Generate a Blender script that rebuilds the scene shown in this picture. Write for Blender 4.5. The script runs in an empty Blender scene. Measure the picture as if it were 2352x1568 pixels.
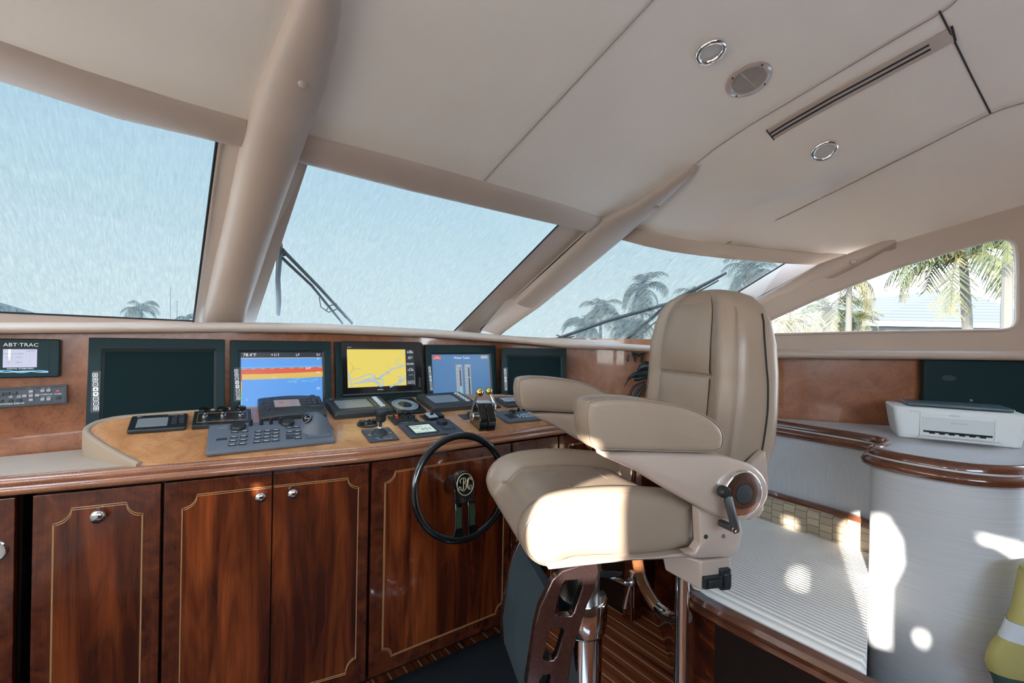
import bpy, bmesh, math, random
import numpy as np
from mathutils import Vector, Matrix, geometry
random.seed(7)
S = bpy.context.scene
COL = S.collection
PI = math.pi

# ---------------------------------------------------------------- camera
# boat axes: X starboard, Y forward, Z up, floor at z = 0
FPX = 1050.0
YAW, ROLL, EYE = math.radians(36.5), math.radians(1.0), 1.5
cr = np.array([math.cos(YAW), -math.sin(YAW), 0.0])
cd = np.array([math.sin(YAW), math.cos(YAW), 0.0])
cz = np.array([0, 0, 1.0])
CR = cr * math.cos(ROLL) + cz * math.sin(ROLL)
CU = cz * math.cos(ROLL) - cr * math.sin(ROLL)
CAM = np.array([0, 0, EYE])
cam = bpy.data.cameras.new('camera')
cam.sensor_fit = 'HORIZONTAL'; cam.sensor_width = 36.0; cam.lens = FPX * 36.0 / 2352.0
cam.clip_start = 0.02; cam.clip_end = 500
co = bpy.data.objects.new('camera', cam); COL.objects.link(co)
co.matrix_world = Matrix(((CR[0], CU[0], -cd[0], 0), (CR[1], CU[1], -cd[1], 0), (CR[2], CU[2], -cd[2], EYE), (0, 0, 0, 1)))
S.camera = co

# ---------------------------------------------------------------- sky, sun, exposure
w = bpy.data.worlds.new('sky'); S.world = w; w.use_nodes = True
nt = w.node_tree; nt.nodes.clear()
tc = nt.nodes.new('ShaderNodeTexCoord'); sep = nt.nodes.new('ShaderNodeSeparateXYZ')
rmp = nt.nodes.new('ShaderNodeValToRGB'); bg = nt.nodes.new('ShaderNodeBackground'); out = nt.nodes.new('ShaderNodeOutputWorld')
nt.links.new(tc.outputs['Generated'], sep.inputs[0]); nt.links.new(sep.outputs['Z'], rmp.inputs[0])
el = rmp.color_ramp.elements
el[0].position = 0.0; el[0].color = (.95, .98, 1.0, 1)
el[1].position = 1.0; el[1].color = (.36, .55, .82, 1)
e = el.new(0.10); e.color = (.88, .95, 1.0, 1)
e = el.new(0.35); e.color = (.58, .78, .97, 1)
nt.links.new(rmp.outputs[0], bg.inputs[0]); nt.links.new(bg.outputs[0], out.inputs[0])
bg.inputs[1].default_value = 10.0

SUNV = Vector((.925, .38, -.30)).normalized()          # travel direction of the sunlight
sl = bpy.data.lights.new('sun', 'SUN'); sl.energy = 19.0; sl.color = (1, .93, .82); sl.angle = math.radians(.6)
so = bpy.data.objects.new('sun', sl); COL.objects.link(so)
so.rotation_mode = 'QUATERNION'; so.rotation_quaternion = SUNV.to_track_quat('-Z', 'Y'); so.location = (-4, -9, 8)

S.view_settings.view_transform = 'Standard'; S.view_settings.look = 'None'
S.view_settings.exposure = 0.82; S.view_settings.gamma = 1.0; S.view_settings.use_curve_mapping = False
S.cycles.use_denoising = True
S.cycles.max_bounces = 12; S.cycles.diffuse_bounces = 8; S.cycles.glossy_bounces = 4; S.cycles.transparent_max_bounces = 16
S.cycles.sample_clamp_indirect = 6.0

# ---------------------------------------------------------------- measuring helpers (photo frame 2352 x 1568)
def ray(u, v): return cd + (u - 1176) / FPX * CR + (784 - v) / FPX * CU
def on_plane(u, v, p, n):
    k = ray(u, v); n = np.array(n, float); t = ((np.array(p, float) - CAM) @ n) / (k @ n)
    return CAM + t * k
def aZ(u, v, z): return on_plane(u, v, (0, 0, z), (0, 0, 1))
def aY(u, v, y): return on_plane(u, v, (0, y, 0), (0, 1, 0))
def aX(u, v, x): return on_plane(u, v, (x, 0, 0), (1, 0, 0))
def aD(u, v, D): return CAM + D * ray(u, v)
def interp(x, tab):
    xs = [t[0] for t in tab]
    if isinstance(tab[0][1], (tuple, list)):
        return tuple(float(np.interp(x, xs, [t[1][k] for t in tab])) for k in range(len(tab[0][1])))
    return float(np.interp(x, xs, [t[1] for t in tab]))
def spline(pts, n=8, closed=False):
    """Catmull-Rom through points, n steps per span"""
    P = [np.array(p, float) for p in pts]; m = len(P); res = []
    for i in range(m if closed else m - 1):
        if closed: a, b, c, d = P[(i-1) % m], P[i], P[(i+1) % m], P[(i+2) % m]
        else: a, b, c, d = P[max(i-1, 0)], P[i], P[i+1], P[min(i+2, m-1)]
        for k in range(n):
            t = k / n
            res.append(.5*((2*b)+(-a+c)*t+(2*a-5*b+4*c-d)*t*t+(-a+3*b-3*c+d)*t**3))
    if not closed: res.append(P[-1])
    return res

# ---------------------------------------------------------------- mesh builder
def rrect(w, h, r, n=5):
    r = min(r, w/2 - 1e-5, h/2 - 1e-5); pts = []
    for cx, cy, a0 in ((w/2-r, h/2-r, 0), (-w/2+r, h/2-r, 90), (-w/2+r, -h/2+r, 180), (w/2-r, -h/2+r, 270)):
        for k in range(n+1):
            a = math.radians(a0 + 90*k/n); pts.append((cx + r*math.cos(a), cy + r*math.sin(a)))
    return pts
def ell(cx, cy, rx, ry, n=24): return [(cx + rx*math.cos(2*PI*k/n), cy + ry*math.sin(2*PI*k/n)) for k in range(n)]

class MB:
    def __init__(s): s.v = []; s.f = []; s.mi = []; s.cur = 0; s.M = Matrix(); s.flat = []
    def pt(s, p): s.v.append(tuple(s.M @ Vector((float(p[0]), float(p[1]), float(p[2]))))); return len(s.v)-1
    def face(s, idx): s.f.append(tuple(idx)); s.mi.append(s.cur)
    def poly(s, pts): s.face([s.pt(p) for p in pts]); return s
    def box(s, c, d, R=None):
        R = R or Matrix.Identity(3); c = Vector(c); k = []
        for x in (-1, 1):
            for y in (-1, 1):
                for z in (-1, 1): k.append(s.pt(c + R @ Vector((x*d[0]/2, y*d[1]/2, z*d[2]/2))))
        for q in ((0,1,3,2), (4,6,7,5), (0,4,5,1), (2,3,7,6), (0,2,6,4), (1,5,7,3)): s.face([k[i] for i in q])
        return s
    def loft(s, rings, closed=True, cap=True, loop=False):
        """rings: equal-length lists of points; closed = each ring is a loop; loop = last ring joins the first"""
        R = [[s.pt(p) for p in r] for r in rings]; n = len(R[0])
        for i in range(len(R) if loop else len(R)-1):
            a, b = R[i], R[(i+1) % len(R)]
            for j in range(n if closed else n-1): s.face((a[j], a[(j+1) % n], b[(j+1) % n], b[j]))
        if cap and closed and not loop:
            s.flat += [len(s.f), len(s.f)+1]; s.face(R[0][::-1]); s.face(R[-1])
        return s
    def prism(s, poly, z0, z1, f=None):
        """polygon in local xy, extruded z0..z1; f maps (x, y, z) to a point"""
        f = f or (lambda x, y, z: (x, y, z))
        return s.loft([[f(x, y, z0) for x, y in poly], [f(x, y, z1) for x, y in poly]])
    def tube(s, path, r, n=8, closed=False, cap=True, flat=1.0):
        P = [Vector(p) for p in path]; m = len(P); rings = []; up = None
        for i in range(m):
            t = (P[(i+1) % m] - P[i-1]) if closed else (P[min(i+1, m-1)] - P[max(i-1, 0)])
            if t.length < 1e-9: t = Vector((0, 0, 1))
            t.normalize()
            if up is None: up = Vector((0, 0, 1)) if abs(t.z) < .9 else Vector((1, 0, 0))
            a = t.cross(up)
            if a.length < 1e-6: a = t.orthogonal()
            a.normalize(); b = a.cross(t).normalized(); up = b
            rr = r[i] if isinstance(r, (list, tuple)) else r
            rings.append([P[i] + a*(rr*math.cos(2*PI*k/n)) + b*(rr*flat*math.sin(2*PI*k/n)) for k in range(n)])
        return s.loft(rings, True, cap, closed)
    def lathe(s, prof, n=24, M=None):
        M = M or Matrix(); rings = []
        for r, z in prof: rings.append([M @ Vector((max(r, 1e-5)*math.cos(2*PI*k/n), max(r, 1e-5)*math.sin(2*PI*k/n), z)) for k in range(n)])
        return s.loft(rings)
    def sphere(s, c, r, n=14, sc=(1, 1, 1)):
        c = Vector(c); rings = []
        for i in range(n+1):
            a = -PI/2 + PI*i/n; rr = max(math.cos(a), 1e-3)
            rings.append([c + Vector((r*sc[0]*rr*math.cos(2*PI*k/(2*n)), r*sc[1]*rr*math.sin(2*PI*k/(2*n)), r*sc[2]*math.sin(a))) for k in range(2*n)])
        return s.loft(rings)
    def grid(s, fn, nu, nv):
        R = [[s.pt(fn(i/nu, j/nv)) for j in range(nv+1)] for i in range(nu+1)]
        for i in range(nu):
            for j in range(nv): s.face((R[i][j], R[i+1][j], R[i+1][j+1], R[i][j+1]))
        return s
    def holed(s, outer, holes, f0, f1=None, extra=()):
        """flat polygon with holes; f0/f1 map (x, y) to the two faces (f1: solid)"""
        pts = []; edges = []
        for loop in [outer] + list(holes):
            b = len(pts); pts += [Vector((p[0], p[1])) for p in loop]
            edges += [(b+i, b+(i+1) % len(loop)) for i in range(len(loop))]
        pts += [Vector(p) for p in extra]
        vv, ee, ff, *_ = geometry.delaunay_2d_cdt(pts, edges, [], 0, 1e-7)
        def inside(c, loop):
            r = False; n = len(loop)
            for i in range(n):
                x1, y1 = loop[i][0], loop[i][1]; x2, y2 = loop[(i+1) % n][0], loop[(i+1) % n][1]
                if (y1 > c[1]) != (y2 > c[1]) and c[0] < (x2-x1)*(c[1]-y1)/(y2-y1)+x1: r = not r
            return r
        keep = []
        for t in ff:
            c = (sum(vv[i].x for i in t)/len(t), sum(vv[i].y for i in t)/len(t))
            if inside(c, outer) and not any(inside(c, h) for h in holes): keep.append(t)
        A = {}; B = {}
        for t in keep:
            for i in t:
                if i not in A:
                    A[i] = s.pt(f0(vv[i].x, vv[i].y))
                    if f1: B[i] = s.pt(f1(vv[i].x, vv[i].y))
        cnt = {}
        for t in keep:
            s.face([A[i] for i in t])
            if f1: s.face([B[i] for i in reversed(t)])
            for k in range(len(t)):
                e = (t[k], t[(k+1) % len(t)]); cnt[e] = cnt.get(e, 0)+1
        if f1:
            for (a, b) in cnt:
                if (b, a) not in cnt: s.face((A[b], A[a], B[a], B[b]))
        return s
    def build(s, name, mats, parent=None, smooth=35, bevel=0, seg=2, subd=0, kind=None, label=None, fix=True):
        me = bpy.data.meshes.new(name); me.from_pydata(s.v, [], s.f)
        mats = mats if isinstance(mats, (list, tuple)) else [mats]
        for m in mats: me.materials.append(m)
        if len(mats) > 1: me.polygons.foreach_set('material_index', s.mi)
        if fix:
            bm = bmesh.new(); bm.from_mesh(me); bmesh.ops.recalc_face_normals(bm, faces=bm.faces); bm.to_mesh(me); bm.free()
        me.update()
        if smooth:
            me.polygons.foreach_set('use_smooth', [True]*len(me.polygons))
            for i in s.flat:
                if len(s.f[i]) > 6: me.polygons[i].use_smooth = False
            me.set_sharp_from_angle(angle=math.radians(smooth))
        o = bpy.data.objects.new(name, me); COL.objects.link(o)
        if parent: o.parent = parent
        if bevel:
            b = o.modifiers.new('bevel', 'BEVEL'); b.width = bevel; b.segments = seg; b.limit_method = 'ANGLE'; b.angle_limit = math.radians(40)
            b.harden_normals = False
        if subd:
            d = o.modifiers.new('sub', 'SUBSURF'); d.levels = d.render_levels = subd
        if kind: o['kind'] = kind
        if label: o['label'] = label
        return o

def tag(o, label, cat, group=None):
    o['label'] = label; o['category'] = cat
    if group: o['group'] = group
    return o
def thing(name, label, cat, M=None, group=None):
    o = bpy.data.objects.new(name, None); COL.objects.link(o); o.empty_display_size = .05
    if M is not None: o.matrix_world = M
    return tag(o, label, cat, group)
def frame(o, x, n):
    """matrix: origin o, local x along x, local z along n"""
    n = Vector(n).normalized(); x = Vector(x); x = (x - n*x.dot(n)).normalized(); y = n.cross(x)
    M = Matrix((x, y, n)).transposed().to_4x4(); M.translation = Vector(o); return M
def text_mb(mb, txt, size, at, align='CENTER', z=0.0, flatx=1.0, M=None):
    """adds lettering to a mesh builder, in local xy at height z"""
    c = bpy.data.curves.new('t', 'FONT'); c.body = txt; c.size = size; c.align_x = align; c.align_y = 'CENTER'; c.resolution_u = 2
    o = bpy.data.objects.new('t', c); me = o.to_mesh(); b = len(mb.v); M = M or Matrix()
    for v in me.vertices: mb.pt(M @ Vector((v.co.x*flatx + at[0], v.co.y + at[1], z)))
    for p in me.polygons: mb.face([b + i for i in p.vertices])
    o.to_mesh_clear(); bpy.data.objects.remove(o); bpy.data.curves.remove(c)

# ---------------------------------------------------------------- materials
def mat(name, col, rough=.5, metal=0, coat=0, spec=.5, emit=0, ecol=None, sheen=0):
    m = bpy.data.materials.new(name); m.use_nodes = True; b = m.node_tree.nodes['Principled BSDF']
    b.inputs['Base Color'].default_value = (*col, 1); b.inputs['Roughness'].default_value = rough; b.inputs['Metallic'].default_value = metal
    b.inputs['Coat Weight'].default_value = coat; b.inputs['Coat Roughness'].default_value = .05; b.inputs['Specular IOR Level'].default_value = spec
    if sheen: b.inputs['Sheen Weight'].default_value = sheen
    if emit: b.inputs['Emission Color'].default_value = (*(ecol or col), 1); b.inputs['Emission Strength'].default_value = emit
    return m
def nodes(m): return m.node_tree.nodes, m.node_tree.links, m.node_tree.nodes['Principled BSDF']
def coords(m, scale, kind='Object', rot=(0, 0, 0)):
    n, l, b = nodes(m); t = n.new('ShaderNodeTexCoord'); p = n.new('ShaderNodeMapping')
    p.inputs['Scale'].default_value = scale; p.inputs['Rotation'].default_value = rot; l.new(t.outputs[kind], p.inputs[0]); return p.outputs[0]
def noise(m, vec, scale, detail=4, dist=0, rough=.5):
    n, l, b = nodes(m); x = n.new('ShaderNodeTexNoise'); x.inputs['Scale'].default_value = scale; x.inputs['Detail'].default_value = detail
    x.inputs['Distortion'].default_value = dist; x.inputs['Roughness'].default_value = rough; l.new(vec, x.inputs['Vector']); return x.outputs['Fac']
def ramp(m, fac, stops):
    n, l, b = nodes(m); r = n.new('ShaderNodeValToRGB'); e = r.color_ramp.elements
    e[0].position, e[0].color = stops[0][0], (*stops[0][1], 1); e[1].position, e[1].color = stops[-1][0], (*stops[-1][1], 1)
    for p, c in stops[1:-1]: k = e.new(p); k.color = (*c, 1)
    l.new(fac, r.inputs[0]); return r.outputs[0]
def mixc(m, fac, a, b2, mode='MIX'):
    n, l, b = nodes(m); x = n.new('ShaderNodeMix'); x.data_type = 'RGBA'; x.blend_type = mode
    if isinstance(fac, (int, float)): x.inputs[0].default_value = fac
    else: l.new(fac, x.inputs[0])
    for i, q in ((6, a), (7, b2)):
        if isinstance(q, tuple): x.inputs[i].default_value = (*q, 1)
        else: l.new(q, x.inputs[i])
    return x.outputs[2]
def bump(m, h, strength=.3, dist=.002):
    n, l, b = nodes(m); x = n.new('ShaderNodeBump'); x.inputs['Strength'].default_value = strength; x.inputs['Distance'].default_value = dist
    l.new(h, x.inputs['Height']); l.new(x.outputs[0], b.inputs['Normal'])
def setc(m, c): n, l, b = nodes(m); l.new(c, b.inputs['Base Color'])

def leather(name, col, rough=.42, sc=380, st=.25, var=.06):
    m = mat(name, col, rough, spec=.4); v = coords(m, (1, 1, 1))
    bump(m, noise(m, v, sc, 3), st, .0012)
    lo = tuple(c*(1-var) for c in col); hi = tuple(min(1, c*(1+var)) for c in col)
    setc(m, ramp(m, noise(m, v, 5, 3), [(.3, lo), (.7, hi)])); return m
M_head = leather('headliner_vinyl', (.72, .625, .535), .6, 500, .12, .015)
M_taupe = leather('taupe_vinyl', (.42, .325, .265), .5, 420, .15, .02)
M_ledge = leather('ledge_vinyl', (.45, .36, .30), .38, 420, .15, .02)
M_chair = leather('chair_leather', (.275, .207, .157), .32, 330, .2, .05)
M_seam = mat('seam_thread', (.25, .19, .15), .7)
M_pad = leather('pad_vinyl', (.42, .34, .27), .55, 300, .3, .04)
M_sidepad = leather('console_edge_vinyl', (.33, .25, .18), .5, 300, .3, .04)
M_shell = mat('chair_shell_plastic', (.40, .315, .265), .28, coat=.4)
M_chrome = mat('chrome', (.80, .80, .80), .07, 1)
M_steel = mat('satin_steel', (.55, .54, .52), .28, 1)
M_brass = mat('polished_gold_ball', (.75, .52, .16), .16, 1)
M_black = mat('black_plastic', (.012, .016, .018), .4)
M_gloss = mat('black_lacquer', (.004, .006, .007), .12, coat=.8)
M_bezel = mat('dark_monitor_plastic', (.003, .020, .024), .5, spec=.22)
M_off = mat('dark_screen_glass', (.002, .012, .014), .45, spec=.06)
M_charc = mat('charcoal_plastic', (.028, .031, .033), .45)
M_grey = mat('grey_plastic', (.105, .12, .145), .5)
M_dgrey = mat('slate_plastic', (.045, .055, .07), .45)
M_lcd = mat('lcd_grey', (.20, .215, .21), .25)
M_lcdl = mat('lcd_lit', (.55, .60, .50), .3, emit=.25, ecol=(.6, .66, .55))
M_ink = mat('lcd_ink', (.02, .025, .02), .6)
M_white = mat('white_print', (.75, .77, .77), .6)
M_key = mat('rubber_key', (.035, .042, .05), .5)
M_wkey = mat('pale_key', (.6, .64, .66), .5)
M_red = mat('red_cap', (.55, .03, .02), .4)
M_gold = mat('gold_inlay', (.50, .29, .12), .35)
M_bgold = mat('badge_gold', (.75, .64, .42), .35, .4)
M_printer = mat('printer_plastic', (.68, .72, .74), .45)
M_gap = mat('dark_gap', (.005, .006, .007), .8)
M_vest = leather('yellow_fabric', (.36, .325, .12), .8, 700, .3, .03)
M_reflect = mat('reflective_band', (.50, .56, .62), .35)
M_hem = mat('dark_green_fabric', (.02, .06, .06), .8)
def emis(name, col, st):
    st *= .64; m = mat(name, tuple(c*.3 for c in col), .35, emit=st, ecol=col); return m

def wood(name, lo, mid, hi, sc=(9, .9, 9), dist=1.1, rough=.25, coat=.8, fine=(220, 6, 220), flame=False):
    m = mat(name, mid, rough, coat=coat, spec=.4)
    v = coords(m, sc); f = noise(m, v, 1.6, 5, dist, .55)
    c1 = ramp(m, f, [(.28, lo), (.5, mid), (.74, hi)])
    g = noise(m, coords(m, fine), 1.0, 3, .4)
    c2 = ramp(m, g, [(.3, (.72, .70, .68)), (.65, (1, 1, 1))])
    if flame: fl = noise(m, coords(m, tuple(q*.55 if q > 1 else q*.75 for q in sc)), 1.2, 3, .7); c1 = mixc(m, 1.0, c1, ramp(m, fl, [(.36, (.30, .25, .24)), (.60, (1, 1, 1))]), 'MULTIPLY')
    setc(m, mixc(m, 1.0, c1, c2, 'MULTIPLY')); return m
M_mahog = wood('mahogany_veneer', (.030, .005, .0025), (.150, .028, .008), (.38, .082, .018), flame=True)
M_cross = wood('mahogany_crossband', (.05, .010, .005), (.10, .021, .008), (.16, .036, .012), (9, 9, 9), 1.0)
M_rail = wood('varnished_rail', (.24, .09, .045), (.36, .15, .08), (.44, .20, .11), (1.2, 9, 9), 1.0, .22)
M_aft = wood('aft_bulkhead_wood', (.03, .012, .006), (.06, .024, .012), (.10, .04, .02), (5, 5, .6), 1.0, .4, .3)
M_dark = wood('dark_mahogany', (.006, .0025, .002), (.012, .0045, .003), (.024, .008, .005), (4, 4, 1), 1.0, .4, .3)
M_trimw = wood('red_brown_rail', (.06, .017, .008), (.12, .037, .017), (.19, .065, .03), (3, 3, 9), 1.0, .2)
M_rod = wood('handrail_wood', (.10, .038, .016), (.17, .068, .028), (.24, .10, .042), (2, 2, 2), 1.0, .25)
def burl(name, lo, mid, hi, rough=.3):
    m = mat(name, mid, rough, coat=.8, spec=.4)
    v = coords(m, (1, 1, 1)); a = noise(m, v, 5.5, 6, 2.2, .6); b2 = noise(m, v, 60, 5, 1.5, .6)
    c1 = ramp(m, a, [(.3, lo), (.5, mid), (.72, hi)]); c2 = ramp(m, b2, [(.32, (.78, .72, .67)), (.52, (1, 1, 1))])
    setc(m, mixc(m, 1.0, c1, c2, 'MULTIPLY')); return m
M_burl = burl('burl_top', (.40, .17, .065), (.54, .245, .10), (.63, .32, .15), .38)
M_burlw = burl('burl_wall', (.22, .078, .036), (.29, .108, .05), (.36, .145, .07), .26)

def floor_mat():
    m = mat('teak_and_holly', (.2, .06, .03), .16, coat=.9, spec=.5); n, l, b = nodes(m)
    v = coords(m, (1, 1, 1)); s = n.new('ShaderNodeSeparateXYZ'); l.new(v, s.inputs[0])
    mul = n.new('ShaderNodeMath'); mul.operation = 'MULTIPLY'; mul.inputs[1].default_value = 1/.072; l.new(s.outputs['X'], mul.inputs[0])
    fr = n.new('ShaderNodeMath'); fr.operation = 'FRACT'; l.new(mul.outputs[0], fr.inputs[0])
    lt = n.new('ShaderNodeMath'); lt.operation = 'LESS_THAN'; lt.inputs[1].default_value = .085; l.new(fr.outputs[0], lt.inputs[0])
    f = noise(m, coords(m, (70, 1.2, 1)), 1.0, 4, .6)
    c = ramp(m, f, [(.3, (.09, .018, .008)), (.52, (.20, .052, .019)), (.72, (.33, .10, .038))])
    setc(m, mixc(m, lt.outputs[0], c, (.52, .36, .21))); return m
M_floor = floor_mat()
def ribbed(name, col, axis, pitch, lo=.8, rough=.7, st=.5):
    m = mat(name, col, rough, sheen=.1); n, l, b = nodes(m); s = n.new('ShaderNodeSeparateXYZ'); l.new(coords(m, (1, 1, 1)), s.inputs[0])
    a = n.new('ShaderNodeMath'); a.operation = 'MULTIPLY'; a.inputs[1].default_value = 2*PI/pitch; l.new(s.outputs[axis], a.inputs[0])
    q = n.new('ShaderNodeMath'); q.operation = 'SINE'; l.new(a.outputs[0], q.inputs[0])
    h = n.new('ShaderNodeMath'); h.operation = 'MULTIPLY_ADD'; h.inputs[1].default_value = .5; h.inputs[2].default_value = .5; l.new(q.outputs[0], h.inputs[0])
    setc(m, ramp(m, h.outputs[0], [(0, tuple(c*lo for c in col)), (.45, col)])); bump(m, h.outputs[0], st, pitch*.3); return m
M_cord = ribbed('ribbed_cushion', (.78, .77, .74), 'X', .017, .62)
def fine(name, col, axis):
    m = mat(name, col, .5, spec=.35); f = noise(m, coords(m, (3, 3, 420) if axis == 'H' else (420, 420, 3)), 1.0, 2)
    setc(m, ramp(m, f, [(.3, tuple(c*.86 for c in col)), (.65, col)])); bump(m, f, .15, .001); return m
M_wvinH = fine('white_wall_vinyl', (.49, .50, .52), 'H')
M_wvinV = fine('white_panel_vinyl', (.49, .50, .52), 'V')
M_croc = None
def croc():
    m = mat('croc_leather', (.36, .29, .21), .35, spec=.5); n, l, b = nodes(m); t = coords(m, (1, 1, 1)); s = n.new('ShaderNodeSeparateXYZ'); l.new(t, s.inputs[0])
    cb = n.new('ShaderNodeCombineXYZ'); l.new(s.outputs['Z'], cb.inputs[0]); l.new(s.outputs['Y'], cb.inputs[1])
    br = n.new('ShaderNodeTexBrick'); l.new(cb.outputs[0], br.inputs['Vector']); br.inputs['Scale'].default_value = 1; br.offset = .35
    br.inputs['Brick Width'].default_value = .030; br.inputs['Row Height'].default_value = .047; br.inputs['Mortar Size'].default_value = .0020; br.inputs['Mortar Smooth'].default_value = .6
    br.inputs['Color1'].default_value = (.44, .36, .26, 1); br.inputs['Color2'].default_value = (.33, .265, .19, 1); br.inputs['Mortar'].default_value = (.16, .12, .08, 1)
    l.new(br.outputs['Color'], b.inputs['Base Color']); return m
M_croc = croc()
def glassy(name, tint, refl=.05):
    m = bpy.data.materials.new(name); m.use_nodes = True; n = m.node_tree.nodes; l = m.node_tree.links; n.clear()
    t = n.new('ShaderNodeBsdfTransparent'); t.inputs[0].default_value = (*tint, 1); g = n.new('ShaderNodeBsdfGlossy'); g.inputs['Roughness'].default_value = .03
    x = n.new('ShaderNodeMixShader'); x.inputs[0].default_value = refl; o = n.new('ShaderNodeOutputMaterial')
    l.new(t.outputs[0], x.inputs[1]); l.new(g.outputs[0], x.inputs[2]); l.new(x.outputs[0], o.inputs[0]); return m
M_glass = glassy('window_glass', (.97, .985, .98))
M_tint = glassy('tinted_side_glass', (.30, .31, .31), .03)
def mesh_cover():
    m = bpy.data.materials.new('white_mesh_cover'); m.use_nodes = True; n = m.node_tree.nodes; l = m.node_tree.links; n.clear()
    tcx = n.new('ShaderNodeTexCoord'); mp = n.new('ShaderNodeMapping'); mp.inputs['Scale'].default_value = (170, 16, 16); l.new(tcx.outputs['Object'], mp.inputs[0])
    a = n.new('ShaderNodeTexNoise'); a.inputs['Scale'].default_value = 1; a.inputs['Detail'].default_value = 5; a.inputs['Roughness'].default_value = .65; l.new(mp.outputs[0], a.inputs['Vector'])
    r = n.new('ShaderNodeValToRGB'); r.color_ramp.elements[0].position = .3; r.color_ramp.elements[0].color = (.08, .08, .08, 1)
    r.color_ramp.elements[1].position = .72; r.color_ramp.elements[1].color = (.78, .78, .78, 1); l.new(a.outputs['Fac'], r.inputs[0])
    t = n.new('ShaderNodeBsdfTransparent'); t.inputs[0].default_value = (.050, .056, .0545, 1)
    d = n.new('ShaderNodeBsdfTranslucent'); d.inputs[0].default_value = (.049, .053, .0505, 1)
    x = n.new('ShaderNodeMixShader'); o = n.new('ShaderNodeOutputMaterial'); l.new(r.outputs[0], x.inputs[0])
    l.new(t.outputs[0], x.inputs[1]); l.new(d.outputs[0], x.inputs[2]); l.new(x.outputs[0], o.inputs[0]); return m
M_cover = mesh_cover()
def fill_blind_mat():
    m = bpy.data.materials.new('added_fill_blind'); m.use_nodes = True; n = m.node_tree.nodes; l = m.node_tree.links; n.clear()
    d = n.new('ShaderNodeBsdfTranslucent'); d.inputs[0].default_value = (.34, .318, .286, 1); o = n.new('ShaderNodeOutputMaterial'); l.new(d.outputs[0], o.inputs[0]); return m
M_fill_blind = fill_blind_mat()  # translucent sheet added to brighten the forward cabin
M_trunk = mat('palm_bark', (.20, .18, .155), .9)
M_frond = mat('palm_leaf', (.11, .115, .04), .6)
M_frond2 = mat('dry_palm_leaf', (.24, .20, .09), .7)
M_roofs = ribbed('roof_shingles', (.145, .135, .125), 'Z', .22, .75, .9, .2)
M_housew = mat('house_wall', (.30, .28, .27), .8)
M_water = mat('harbour_water', (.03, .07, .08), .15)
M_gel = mat('white_gelcoat', (.75, .76, .76), .3, coat=.3)
# ================================================================ THE SETTING
def struct(o): o['kind'] = 'structure'; return o
# ---- ceiling: one cambered surface z(X, Y)
def ceil_z(x, y):
    zc = interp(y, [(-3, 2.62), (-.5, 2.60), (.25, 2.51), (.75, 2.42), (1.65, 2.178), (2.3, 2.0)])
    g = interp(y, [(-3, .05), (.26, .071), (.62, .126), (.83, .175), (1.1, .17), (1.4, .08), (1.65, .02)])
    if x < .97: g = interp(y, [(-3, .05), (.9, .05), (1.65, .02)])
    return zc - g*abs(x-.97)**2.7
def at_ceil(u, v, off=0.0):
    k = ray(u, v); a, b = .3, None; t = .3
    while t < 6:
        p = CAM + k*t
        if p[2] > ceil_z(p[0], p[1]) - off: b = t; break
        a = t; t += .01
    if b is None: b = a = 3.0
    for _ in range(30):
        m = (a+b)/2; p = CAM + k*m
        if p[2] > ceil_z(p[0], p[1]) - off: b = m
        else: a = m
    return CAM + k*(a+b)/2
def ceil_n(p):
    e = .01; dx = (ceil_z(p[0]+e, p[1])-ceil_z(p[0]-e, p[1]))/(2*e); dy = (ceil_z(p[0], p[1]+e)-ceil_z(p[0], p[1]-e))/(2*e)
    return Vector((dx, dy, -1)).normalized()           # into the room
# ---- windscreen plane, raked 28 degrees
WN = Vector((0, math.sin(math.radians(28)), math.cos(math.radians(28)))); WP = Vector((0, 2.75, 1.585))
def ws(u, v, off=0.0): return Vector(on_plane(u, v, WP + WN*off, WN))

HD_T = [(-620, -88), (-330, -3), (-130, 55), (0, 93), (178, 156), (402, 227), (567, 275)]                 # header over window 1, upper edge
HD_B = [(-620, -42), (-330, 66), (-130, 140), (0, 187), (268, 272), (498, 326), (560, 339)]
H2_T = [(640, 289), (709, 309), (904, 358), (1111, 416), (1287, 467), (1383, 499)]
H2_B = [(640, 358), (707, 379), (943, 439), (1134, 483), (1283, 517), (1346, 533)]
H3_T = [(1400, 508), (1454, 522), (1512, 536), (1576, 549), (1664, 560), (1780, 572), (1900, 581), (1945, 583)]
H3_B = [(1375, 538), (1420, 549), (1480, 565), (1542, 578), (1600, 586), (1678, 595), (1804, 605), (1879, 608)]
t1 = [at_ceil(*p) for p in HD_T]; t2 = [at_ceil(*p) for p in H2_T]
d3 = [float((at_ceil(*p)-CAM) @ cd) for p in H3_T]
d3 = [interp(u, [(1400, 2.62), (1454, 2.58), (1664, 2.42), (1945, 2.18)]) for u, v in H3_T]
t3 = [aD(u, v, D) for (u, v), D in zip(H3_T, d3)]
b1 = [ws(*p) for p in HD_B]; b2 = [ws(*p) for p in H2_B]
b3 = [aD(u, v, D + .075) for (u, v), D in zip(H3_B, d3)]
WA, WB = np.array([2.33, 1.01]), np.array([2.87, .26])                            # starboard side panel in plan
WU = (WB-WA)/np.linalg.norm(WB-WA); WNo = np.array([WU[1], -WU[0]]);
if WNo @ WA > 0: WNo = -WNo                                                      # towards the room
def on_side(u, v, off=0.0):
    p = WA + WNo*off; return on_plane(u, v, (p[0], p[1], 0), (WNo[0], WNo[1], 0))
top_side = [on_side(u, v) for u, v in [(2058, 557), (2130, 535), (2210, 512), (2280, 491), (2352, 470), (2480, 432)]]
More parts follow.
